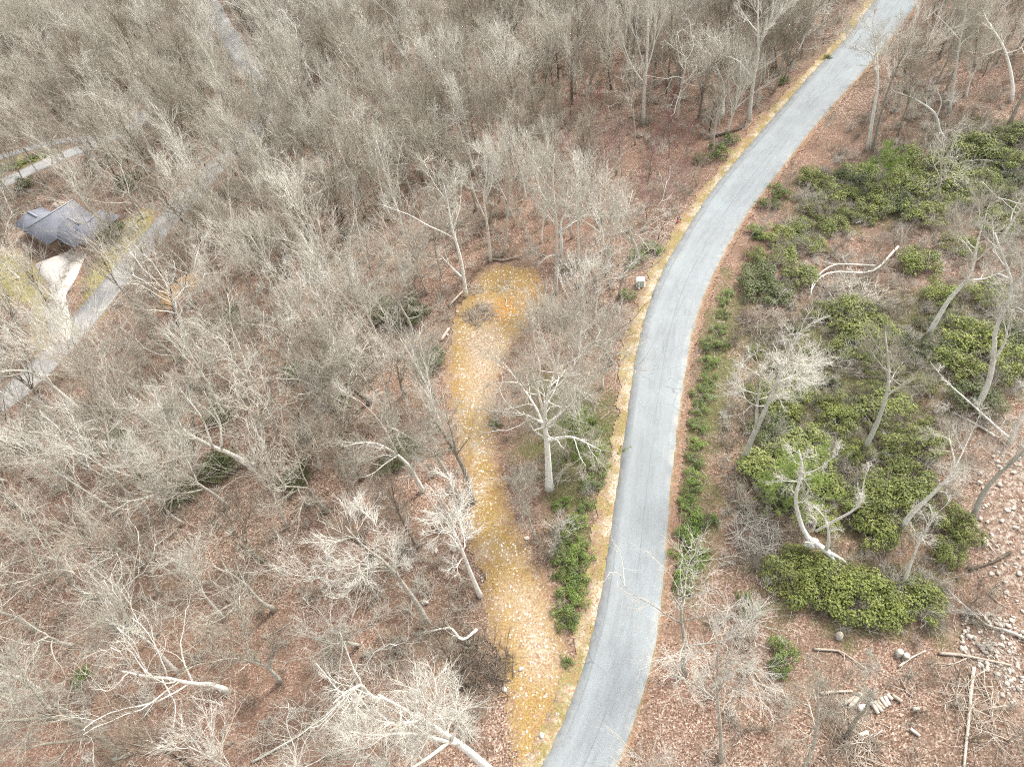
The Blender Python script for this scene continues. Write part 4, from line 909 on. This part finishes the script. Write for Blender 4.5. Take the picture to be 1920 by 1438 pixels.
for (x, y, lb) in [(1685, 1225, 'cut stump with a bright round top right of the red leaves'), (1573, 1193, 'mossy grey stump below the lower rhododendrons'), (1697, 1232, 'grey stump just right of the bright-topped stump')]:
    p = G(x, y); th = np.linspace(0, 2 * math.pi, 13)[:-1]; r_ = .26 * (1 + .1 * rng.standard_normal(12))
    P = np.array([[[0, 0, -.1], [0, 0, .12], [0, 0, .5]]]); V, Q = tubes([(P, np.array([[.36, .29, .25]]), 11)]); o = link('stump', mesh_np('stump', V, Q, B_GREY, True)); o.location = p; tag(o, lb, 'stump', 'cut stumps')
    V, Q = tubes([(np.array([[[0, 0, .485], [0, 0, .515]]]), np.array([[.225, .22]]), 11)]); c_ = link('cut_face', mesh_np('cut_face', V, Q, MEND if 'bright' in lb else B_WOOD), o)

# brush piles
def pile(label, x, y, rad, n, mat, h=.9):
    p = G(x, y); a_ = rng.random(n) * 6.28; rr_ = rad * np.sqrt(rng.random(n)); c_ = np.stack([rr_ * np.cos(a_), rr_ * np.sin(a_), h * (1 - (rr_ / rad) ** 2) * rng.random(n) + .05], 1)
    b = rng.random(n) * 6.28; d = np.stack([np.cos(b), np.sin(b), rng.normal(0, .2, n)], 1); L = rng.uniform(.5, 1.3, n)[:, None] * rad * .55
    t = np.linspace(-1, 1, 5); P = c_[:, None] + d[:, None] * L[:, None] * t[None, :, None] + rng.normal(0, .06, (n, 5, 3)); P[..., 2] = np.maximum(P[..., 2] - .12 * t[None] ** 2, .02)
    Rr = rng.uniform(.012, .045, n)[:, None] * np.linspace(1, .5, 5)[None]
    l2 = spawn(P, Rr, 4, .3, 1, .6, .4, 3, .2, 0, .5, .007)
    V, Q = tubes([(P, Rr, 4), (*l2, 3)]); o = link('brush_pile', mesh_np('brush_pile', V, Q, mat)); o.location = p; tag(o, label, 'brush pile', 'piles of cut branches')
pile('round dark pile of cut branches on the ochre clearing', 900, 592, 2.1, 150, B_BROWN, .7)
pile('small heap of bleached sticks at the upper left of the clearing', 893, 545, 1.2, 45, B_WOOD, .4)
pile('scatter of bleached sticks in the middle of the clearing', 948, 540, 1.7, 30, B_WHITE, .2)
pile('heap of white sticks around the foot of the leaning tree by the firewood', 1605, 1395, 1.6, 90, B_WOOD, .5)
pile('brown brush heap under the curved fallen branch right of the road', 1600, 555, 3.4, 240, B_TWIG, 1.3)
pile('brown brush heap right of the clipped evergreen strip beside the road', 1440, 610, 2.8, 170, B_BROWN, 1.1)
pile('dark tangle of brush at the left edge of the lower track', 905, 1250, 2.6, 150, B_DARK, .8)
pile('grey heap of branches at the lower left of the burled white tree', 1425, 1010, 2.4, 130, B_TWIG, .8)
pile('pale brush heap near the bottom edge right of the firewood', 1830, 1330, 2.6, 80, B_WOOD, .5)

# ------------------------------------------------------------------ evergreens
def leaf_cloud(lobes, per, size, whorl=7, asp=.28):
    """rosettes of long leaves spread over and through lumpy lobes: list of (centre, radii)"""
    VV, QQ, off = [], [], 0
    for c_, r_ in lobes:
        k = int(per * np.prod(r_) ** .667)
        d = unit(rng.standard_normal((k, 3))); d[:, 2] = np.abs(d[:, 2]) * 1.0 - .15
        rad = rng.uniform(.55, 1.05, k)[:, None]; P = np.array(c_) + d * rad * np.array(r_)
        up = unit(d + [0, 0, .9])
        ref = unit(rng.standard_normal((k, 3))); A = unit(np.cross(up, ref)); B = np.cross(up, A)
        for j in range(whorl):
            th = j * 6.283 / whorl + rng.normal(0, .25, k); s = size * rng.uniform(.7, 1.25, k)[:, None]
            o_ = A * np.cos(th)[:, None] + B * np.sin(th)[:, None]; el = rng.uniform(-.25, .75, k)[:, None]
            L = unit(o_ + up * el); Wd = unit(np.cross(L, up)) * s * asp
            q0 = P; q1 = P + L * s * .5 + Wd; q2 = P + L * s; q3 = P + L * s * .5 - Wd
            V = np.stack([q0, q1, q2, q3], 1).reshape(-1, 3); VV.append(V); QQ.append(np.arange(len(V)).reshape(-1, 4) + off); off += len(V)
    return np.concatenate(VV), [np.concatenate(QQ)]
def shrub_form(rad, h, per=150, size=.15, nl=9):
    lobes = []
    for i in range(nl):
        a_ = rng.random() * 6.28; d = rad * .95 * rng.random() ** .6; rr_ = rng.uniform(.14, .42) * rad
        lobes.append(((d * math.cos(a_), d * math.sin(a_), h * rng.uniform(.3, .95) * (1 - .3 * d / rad)), (rr_, rr_ * rng.uniform(.7, 1), rr_ * .75)))
    V, Q = leaf_cloud(lobes, per, size)
    fol = mesh_np('foliage', V, Q)
    n = nl * 2; P = np.zeros((n, 5, 3)); e_ = np.array([lobes[i % nl][0] for i in range(n)]) + rng.normal(0, .15, (n, 3)); s0 = rng.normal(0, .15, (n, 3)); s0[:, 2] = -.1
    for q_ in range(5): t = q_ / 4; P[:, q_] = s0 * (1 - t) + e_ * t + rng.normal(0, .08, (n, 3)) * (0 < q_ < 4)
    V, Q = tubes([(P, np.linspace(.05, .015, 5)[None].repeat(n, 0), 4)]); return fol, mesh_np('stems', V, Q)
RH = [shrub_form(2.8, 2.3, 125, .115, 34) for _ in range(5)]; LA = [shrub_form(1.6, 1.15, 250, .085, 20) for _ in range(4)]
def shrub(label, x, y, s, kind='rho', mat=None, group=None, squash=1, dzh=.0):
    f = RH if kind == 'rho' else LA; fo, stm = f[int(rng.integers(4))]
    p = G(x, y, dzh); p[2] = float(hgt(p[0], p[1])); r = empty('evergreen_shrub', p, rng.random() * 6.28, s, label=label, cat='shrub', group=group)
    r.scale = (s * rng.uniform(.85, 1.3), s * rng.uniform(.75, 1.05), s * squash)
    a_ = link('foliage', fo, r); put_mats(a_, mat or (L_RHO if kind == 'rho' else L_LAU)); b_ = link('stems', stm, r); put_mats(b_, B_BROWN)
RHO = [(1590, 600, 1.0, 'bushy rhododendron right of the white lichened tree, upper half'), (1625, 640, .95, 'rhododendron with bright tips on the right of the bushy pair'), (1580, 655, .8, 'rhododendron nearest the white lichened crown'), (1640, 690, .8, 'rhododendron just above the low forked leaning trunk'),
       (1540, 590, .6, 'small rhododendron below the curved fallen branch'),
       (1830, 645, 1.0, 'rhododendron right of the low forked trunk in the right shrubs'), (1790, 690, .9, 'yellow-tipped rhododendron left of the looping white tree'), (1760, 560, .8, 'rhododendron left of the bent elbow trunk'), (1850, 560, .8, 'rhododendron behind the bent elbow trunk'), (1900, 690, .9, 'rhododendron at the right edge behind the looping trunk'), (1720, 500, .9, 'rhododendron right of the curved fallen branch'), (1800, 470, .8, 'rhododendron above the bent elbow trunk'),
       (1520, 340, .8, 'rhododendron nearest the road bend in the upper thicket'), (1560, 370, .8, 'second rhododendron from the road in the upper thicket'), (1600, 345, .8, 'third rhododendron from the road in the upper thicket'), (1650, 365, .9, 'bright rhododendron in the middle of the upper thicket'), (1700, 300, .8, 'rhododendron at the top of the upper thicket'), (1750, 330, 1.0, 'large rhododendron in the middle of the upper thicket'), (1790, 355, .9, 'rhododendron at the lower middle of the upper thicket'), (1830, 290, 1.1, 'large rhododendron below the S-curved trunk'), (1880, 310, 1.0, 'rhododendron right of the large one below the S-curved trunk'), (1900, 260, .9, 'rhododendron at the right edge of the upper thicket'), (1860, 370, .8, 'rhododendron under the pale feathery tree at upper right'),
       (1560, 430, .7, 'lower left rhododendron of the upper thicket'), (1500, 430, .6, 'rhododendron on the bank beside the road below the bend'), (1590, 410, .6, 'small rhododendron above the dead branch on the shrubs'),
       (1480, 1090, .9, 'rhododendron left of the burled white tree'), (1540, 1100, .95, 'rhododendron directly below the burled white tree'), (1600, 1120, .9, 'rhododendron between the burled tree and the small snag'), (1660, 1140, .8, 'rhododendron below the small crooked snag'), (1710, 1130, .8, 'rhododendron right of the small crooked snag'), (1500, 1050, .6, 'small rhododendron under the burl of the white tree'),
       (1620, 960, .9, 'rhododendron right of the burled tree crown'), (1660, 930, .9, 'rhododendron up and right of the burled tree crown'), (1640, 1000, .8, 'rhododendron below the pair right of the burled tree'), (1790, 990, .8, 'grey-green rhododendron left of the scree'), (1770, 1040, .55, 'small rhododendron in red leaves left of the scree'),
       (1480, 780, .6, 'small dark rhododendron under the white lichened tree'), (1570, 790, .7, 'rhododendron between the lichened tree and the low forked trunk'), (1600, 850, .6, 'rhododendron at the foot of the low forked trunk')]
for x, y, s, lb in RHO:
    m_ = L_RHO if rng.random() < .9 else L_DARK
    shrub(lb, x, y, s, 'rho', m_, 'rhododendrons right of the road')
fill = []; have = [G(x, y)[:2] for x, y, _, _ in RHO]
for gi, (poly, n_) in enumerate(zip([GREENS[1], GREENS[2], GREENS[3], wpts([(1395, 450), (1500, 400), (1580, 470), (1490, 560), (1395, 570)])], (30, 2, 34, 9))):
    lo, hi = poly.min(0), poly.max(0); t_ = 0
    while n_ > 0 and t_ < 4000:
        t_ += 1; q = rng.random(2) * (hi - lo) + lo
        if sdf(q[None], poly)[0] > -.5 or min(np.hypot(*(q - h_)) for h_ in have) < (1.9 if gi < 2 else 2.7): continue
        X_, Y_ = proj(np.r_[q, 0.]); 
        if X_ > 1935 or X_ < 0: continue
        have.append(q); fill.append((float(X_), float(Y_), gi)); n_ -= 1
RL_ = [(x, y, ' '.join(lb.split()[:9])) for x, y, _, lb in RHO]
SH = [('low forked leaning trunk', 1620, 843), ('white lichened twin tree', 1392, 865), ('bent elbow trunk', 1738, 632), ('looping white tree', 1832, 762), ('burled white tree', 1568, 1068), ('small crooked snag', 1693, 1098), ('S-curved leaning trunk', 1778, 267), ('curved fallen branch', 1560, 530), ('dead white branch', 1640, 408), ('top zigzag tree', 1897, 190), ('road bend', 1400, 420), ('big white scree', 1880, 930), ('scree-side leaning tree', 1690, 990)]
sk_ = {}
for X_, Y_, gi in fill:
    j = int(np.argmin([math.hypot(X_ - a_, Y_ - b_) for _, a_, b_ in SH])); an = math.degrees(math.atan2(SH[j][2] - Y_, X_ - SH[j][1])) % 360
    dr = ['right of', 'above and right of', 'above', 'above and left of', 'left of', 'below and left of', 'below', 'below and right of'][int(((an + 22.5) % 360) // 45)]
    sk_.setdefault((j, dr), []).append((math.hypot(X_ - SH[j][1], Y_ - SH[j][2]), X_, Y_))
for (j, dr), L in sk_.items():
    for i, (_, X_, Y_) in enumerate(sorted(L)):
        lb = 'low olive shrub %s the %s' % (dr, SH[j][0]) if len(L) == 1 else '%s of the low olive shrubs %s the %s' % (ORD[i], dr, SH[j][0])
        shrub(lb, X_, Y_, rng.uniform(.4, 1.0), 'rho' if rng.random() < .7 else 'lau', L_RHO if rng.random() < .75 else L_DARK, 'low shrubs filling the right hand thicket', .8)
# laurel strips along the road: single bushes
STRIP_R = [(1362, 560), (1355, 590), (1345, 622), (1338, 650), (1330, 680), (1325, 712), (1318, 742), (1314, 770), (1310, 800), (1306, 832), (1303, 864), (1300, 895), (1297, 925), (1296, 955), (1296, 985), (1294, 1015), (1292, 1045), (1290, 1075), (1282, 1100), (1320, 1040), (1322, 980)]
for i, (x, y) in enumerate(STRIP_R):
    lb = 'green laurel bush, %s from the top of the strip right of the road' % ('first second third fourth fifth sixth seventh eighth ninth tenth eleventh twelfth thirteenth fourteenth fifteenth sixteenth seventeenth eighteenth nineteenth'.split() + ['outer lower', 'outer upper'])[i]
    if i > 18: lb = ['green laurel bush bulging right from the lower end of the roadside strip', 'green laurel bush bulging right just above the lower end of the roadside strip'][i - 19]
    shrub(lb, x + rng.uniform(-3, 3), y, rng.uniform(.5, 1.0), 'lau', L_LAU, 'laurel bushes right of the road', .8)
STRIP_L = [(1100, 950, .9), (1085, 985, .9), (1068, 1010, 1.0), (1092, 1040, 1.0), (1080, 1075, 1.1), (1062, 1050, .8), (1073, 1105, 1.0), (1068, 1135, .9), (1062, 1165, .8), (1045, 1045, .6), (1040, 1080, .5), (1060, 1240, .4), (1110, 910, .8), (1120, 880, .9), (1090, 860, .8), (1055, 945, .7)]
for i, (x, y, s) in enumerate(STRIP_L):
    lb = 'laurel bush in the patch between track and road, %s' % ['near its upper end', 'second row from its upper end', 'left of its upper middle', 'beside the road in its middle', 'largest, in its lower middle', 'left of the middle one', 'third from its lower tip', 'second from its lower tip', 'at its lower tip', 'on its left fringe', 'lowest on its left fringe', 'small and alone below it', 'under the pine by the road', 'at the foot of the roadside pine', 'right of the big oak trunk', 'below right of the big oak trunk'][i]
    shrub(lb, x, y, s * rng.uniform(.65, 1.0), 'lau', L_LAU, 'laurel bushes between track and road', .9)
VERG = [(1225, 470, .9, 'dark laurel on the left verge above the utility box'), (1190, 490, 1.0, 'laurel in the leaves left of the utility box'), (1175, 560, .8, 'laurel below and left of the utility box'), (1345, 290, 1.2, 'laurel on the left verge below the dark mossy log'), (1370, 268, 1.0, 'laurel beside the dark mossy log'), (1320, 305, 1.1, 'laurel on the left verge nearest the fire hydrant'), (1470, 155, .8, 'laurel on the left verge of the upper road'), (1552, 110, .5, 'topmost laurel on the left verge'),
        (1440, 388, 1.0, 'laurel on the right bank just below the road bend'), (1460, 362, 1.0, 'laurel on the right bank at the road bend'), (1418, 440, .9, 'lowest laurel on the right bank near the road bend'), (1462, 1232, .9, 'lone green laurel in open leaf litter at lower right'), (1466, 1258, .7, 'lower half of the lone green clump at lower right'), (1405, 1135, .8, 'laurel above the feathery tree at lower right'), (1120, 850, .7, 'laurel under the pines by the road'), (930, 797, .5, 'tiny bright bush on the right edge of the track')]
for x, y, s, lb in VERG: shrub(lb, x, y, s, 'lau', L_LAU, 'scattered laurels')
DK = [(770, 595, 1.0, 'round dark evergreen behind the snaking white fork'), (722, 590, .8, 'dark evergreen left of the round dark evergreen'), (815, 680, .7, 'dark evergreen at the left edge of the track'), (765, 840, .6, 'dark evergreen under the slanting tree left of the track'), (735, 875, .6, 'dark evergreen below the leaning white-limbed tree'), (250, 345, .9, 'dark evergreen right of the house'), (210, 445, .9, 'dark evergreen at the corner of the house roof'), (50, 352, .8, 'small round green bush above the house by the far road'),
      (410, 880, .8, 'dark evergreen under the wide fan tree'), (345, 930, .7, 'dark evergreen below the wide fan tree'), (490, 455, .9, 'dark evergreen in the upper left wood'), (430, 600, .7, 'dark evergreen in the wood right of the ochre patch'), (550, 700, .5, 'tiny evergreen beside the spotted pale trunk'), (560, 900, .6, 'evergreen in the wood left of the bright small tree'), (230, 820, .5, 'evergreen in the open litter at left'), (155, 1270, .35, 'tiny green bush by the sprawling tree at bottom left'),
      (415, 780, .6, 'evergreen above the wide fan tree'), (645, 760, .6, 'evergreen left of the long-limbed tree'), (1000, 560, .0, '')]
for x, y, s, lb in DK:
    if s: shrub(lb, x, y, s, 'rho', L_DARK if s > .55 else L_LAU, 'evergreen shrubs in the left wood')
# grassy verge bushes by the far road at left
for i, (x, y) in enumerate([(5, 322), (32, 312), (60, 300), (88, 290)]):
    shrub('yellow-green verge bush, %s from the left edge between the two far roads' % ['first', 'second', 'third', 'fourth'][i], x, y, 1.0, 'lau', L_PINE, 'verge bushes by the far road', .6)

def pine(label, x, y, h, rad):
    p = G(x, y); T = wiggle_trunk(h, .12, 9, .04); l1 = spawn(*T, 26, .15, .98, 1.15, rad / h * .9, 6, .10, .06, .4, .015); l2 = spawn(*l1, 7, .25, 1, .7, .38, 4, .12, .05, .5, .009)
    V, Q = tubes([(*T, 7), (*l1, 4)]); tm = mesh_np('pine_trunk', V, Q, B_GREY, True)
    tips = np.concatenate([l2[0][:, 1:].reshape(-1, 3), l1[0][:, 2:].reshape(-1, 3)]); k = len(tips); VV = []
    dirs = unit(np.concatenate([np.gradient(l2[0], axis=1)[:, 1:].reshape(-1, 3), np.gradient(l1[0], axis=1)[:, 2:].reshape(-1, 3)]))
    for j in range(26):
        d = unit(dirs * .8 + rng.standard_normal((k, 3)) * .75 + [0, 0, .25]); s = rng.uniform(.14, .26, k)[:, None]; w_ = unit(np.cross(d, rng.standard_normal((k, 3)))) * .014
        q_ = tips + rng.normal(0, .05, (k, 3)); VV.append(np.stack([q_ - w_, q_ + w_, q_ + d * s], 1).reshape(-1, 3))
    V = np.concatenate(VV); nm = mesh_np('needles', V, [np.arange(len(V)).reshape(-1, 3)], L_PINE)
    r = empty('pine_tree', p, rng.random() * 6, 1, label=label, cat='tree', group='young pines'); link('trunk', tm, r); link('crown', nm, r)
pine('young bright green pine behind the burled white tree crown', 1497, 950, 9.0, 3.4); pine('smaller light green pine left of the bright one behind the burled tree', 1440, 945, 6.5, 2.6)
pine('green pine at the roadside right of the big pale oak', 1112, 880, 7.0, 2.6); pine('darker pine partly hidden between the big oak and the roadside pine', 1080, 850, 6.4, 2.6)
pine('small olive pine on the upper bank right of the road bend', 1645, 350, 5.2, 2.6)

# ------------------------------------------------------------------ house
def roof_wing(cx, cy, L, Wd, zb, rise, rz, hip=0, over=.5):
    """gabled or hipped roof prism plus walls, local frame rotated by rz"""
    c, s = math.cos(rz), math.sin(rz); Rm = np.array([[c, -s, 0], [s, c, 0], [0, 0, 1]])
    a_, b_ = L / 2 + over, Wd / 2 + over; hh = a_ - hip
    V = np.array([[-a_, -b_, zb], [a_, -b_, zb], [a_, b_, zb], [-a_, b_, zb], [-hh, 0, zb + rise], [hh, 0, zb + rise], [-a_, -b_, zb - .18], [a_, -b_, zb - .18], [a_, b_, zb - .18], [-a_, b_, zb - .18]]) @ Rm.T + [cx, cy, 0]
    q4 = np.array([[0, 1, 5, 4], [2, 3, 4, 5], [6, 7, 1, 0], [7, 8, 2, 1], [8, 9, 3, 2], [9, 6, 0, 3], [9, 8, 7, 6]]); q3 = np.array([[1, 2, 5], [3, 0, 4]])
    ridge = boxes([((0, 0, zb + rise + .05), (hh, .2, .06), 0)])[0] @ Rm.T + [cx, cy, 0]
    return V, q4, q3, ridge, Rm
n = N('slate_blue_shingles', .8, .3); br = n.n('ShaderNodeTexBrick'); n.put(br.inputs['Vector'], n.pos(True)); br.inputs['Scale'].default_value = 3.2
br.inputs['Color1'].default_value = (.16, .17, .20, 1); br.inputs['Color2'].default_value = (.25, .265, .30, 1); br.inputs['Mortar'].default_value = (.10, .10, .12, 1); br.inputs['Mortar Size'].default_value = .03
M_ROOF = n.col(n.mix(n.mr(n.noise(.5, 3), .4, .65, 0, .4), br.outputs[0], (.33, .33, .35)))
M_WALL = mat_plain('brown_siding', (.24, .17, .12), .8, .2, .2, 4); M_TRIM = mat_plain('cream_trim', (.66, .62, .54), .6, .3, .08, 4); n = N('window_glass', .1, .5); M_GLASS = n.col((.05, .06, .07))
hb = np.array([*HOUSE_C, float(hgt(*HOUSE_C))])
pa, pb = G(43, 433, 5.5)[:2], G(149, 363, 5.5)[:2]; rz0 = math.atan2(*(pb - pa)[::-1]); Lm = float(np.hypot(*(pb - pa)))
root = empty('house', hb + [-.9, .8, 0], 0, .74, label='house with slate blue-grey gabled roofs among bare trees at the left edge', cat='house')
mid = (pa + pb) / 2 - hb[:2]; ux = np.array([math.cos(rz0), math.sin(rz0)]); uy = np.array([-ux[1], ux[0]])
wings = [(mid, Lm, 9.5, 3.0, 2.7, rz0, 0.0), (mid - ux * Lm * .18 + uy * 5.5, 8.0, 6.4, 3.0, 1.9, rz0 + math.pi / 2, 2.4), (mid + ux * Lm * .12 - uy * 7.0, 9.0, 8.0, 3.0, 2.2, rz0 + math.pi / 2, 2.4), (mid + ux * (Lm * .30) - uy * 9.2, 9.5, 5.4, 2.9, 1.7, rz0 + .2, 1.6)]
for i, (c_, L, Wd, zb, rise, rz, hip) in enumerate(wings):
    V, q4, q3, ridge, Rm = roof_wing(c_[0], c_[1], L, Wd, zb + .02 * i, rise, rz, hip)
    ro = link('roof', mesh_np('roof', V, [q4, q3], M_ROOF), root)
    link('ridge_cap', mesh_np('ridge_cap', ridge, [boxes([((0, 0, 0), (1, 1, 1), 0)])[1][0]], mat_plain('ridge_shingle', (.30, .31, .35)) if i == 0 else bpy.data.materials['ridge_shingle']), ro)
    Vb, Qb = boxes([((c_[0], c_[1], zb / 2 - .9), (L / 2 - .1, Wd / 2 - .1, zb / 2 + .75), rz)]); wl = link('wall', mesh_np('wall', Vb, Qb, M_WALL), root)
    for sgn in (-1, 1):
        for t in (-.28, .28):
            lc = np.array([t * L, sgn * (Wd / 2 - .1), 1.5]) @ Rm.T + [c_[0], c_[1], 0]
            Vf, Qf = boxes([(lc, (.62, .05, .72), rz)]); wd = link('window', mesh_np('window', Vf, Qf, M_TRIM), root)
            Vf, Qf = boxes([(lc, (.5, .07, .6), rz)]); link('pane', mesh_np('pane', Vf, Qf, M_GLASS), wd)
Vc, Qc = boxes([((mid[0] + ux[0] * 2 + uy[0] * .8, mid[1] + ux[1] * 2 + uy[1] * .8, 5.6), (.45, .35, 1.1), rz0)]); link('chimney', mesh_np('chimney', Vc, Qc, mat_plain('chimney_stone', (.36, .30, .26))), root)

# ------------------------------------------------------------------ utility box, hydrant
M_GREEN = mat_plain('pale_green_metal', (.50, .57, .50), .45, .5, .05, 3); M_WHT = mat_plain('white_plastic', (.85, .83, .78), .5, .4, .05, 5); M_RED = mat_plain('red_paint', (.55, .06, .03), .4, .5, .1, 8); M_BLU = mat_plain('blue_paint', (.10, .12, .32), .4, .5, .1, 8)
import bmesh
def bev_box(name, hx, hy, hz, mat, bev=.03, taper=1.0, parent=None, loc=(0, 0, 0)):
    bm = bmesh.new(); bmesh.ops.create_cube(bm, size=2)
    for v in bm.verts: v.co = (v.co.x * hx * (taper if v.co.z > 0 else 1), v.co.y * hy * (taper if v.co.z > 0 else 1), v.co.z * hz)
    bmesh.ops.bevel(bm, geom=bm.edges[:], offset=bev, segments=2, affect='EDGES'); me = bpy.data.meshes.new(name); bm.to_mesh(me); bm.free(); me.materials.append(mat)
    o = link(name, me, parent); o.location = loc; return o
p = G(1201, 534); ub = empty('utility_box', p, R(-14), 1, label='pale green metal utility box with a sloping lid on the left road verge', cat='utility box')
bev_box('cabinet', .50, .42, .42, M_GREEN, .03, .96, ub, (0, 0, .46)); bev_box('lid', .54, .47, .06, mat_plain('lit_lid_green', (.68, .74, .67), .45, .5, .05, 3), .03, .96, ub, (0, .01, .94)); bev_box('plinth', .58, .5, .07, MCON, .02, 1, ub, (0, 0, .03))  # lid: cabinet green made lighter, light on the top put into its colour
hd = bev_box('door', .40, .012, .30, M_GREEN, .006, 1, ub, (.02, -.425, .45)); bev_box('handle', .015, .02, .06, M_WHT, .005, 1, hd, (.3, -.03, 0))
p2 = G(1198, 541); mp = empty('marker_post', p2, 0, 1, label='short white marker post in front of the green utility box', cat='marker')
V, Q = tubes([(np.array([[[0, 0, -.1], [0, 0, .75], [0, 0, .8]]]), np.array([[.055, .055, .03]]), 10)]); link('post', mesh_np('post', V, Q, M_WHT, True), mp)
V, Q = tubes([(np.array([[[0, 0, -.05], [0, 0, .08], [0, 0, .10]]]), np.array([[.16, .13, .06]]), 10)]); link('foot', mesh_np('foot', V, Q, M_WHT, True), mp)
p3 = G(1271, 416); hy = empty('fire_hydrant', p3, .4, 1, label='small red hydrant with a blue cap in the verge grass', cat='hydrant')
V, Q = tubes([(np.array([[[0, 0, -.1], [0, 0, .05], [0, 0, .07], [0, 0, .5], [0, 0, .52]]]), np.array([[.19, .19, .14, .13, .17]]), 14)]); link('barrel', mesh_np('barrel', V, Q, M_RED, True), hy)
V, Q = tubes([(np.array([[[0, 0, .52], [0, 0, .6], [0, 0, .68], [0, 0, .76]]]), np.array([[.17, .16, .10, .04]]), 14)]); link('bonnet', mesh_np('bonnet', V, Q, M_BLU, True), hy)
for s_ in (-1, 1):
    V, Q = tubes([(np.array([[[0, 0, .38], [s_ * .2, 0, .38], [s_ * .24, 0, .38]]]), np.array([[.07, .07, .05]]), 10)]); link('outlet', mesh_np('outlet', V, Q, M_RED, True), hy)
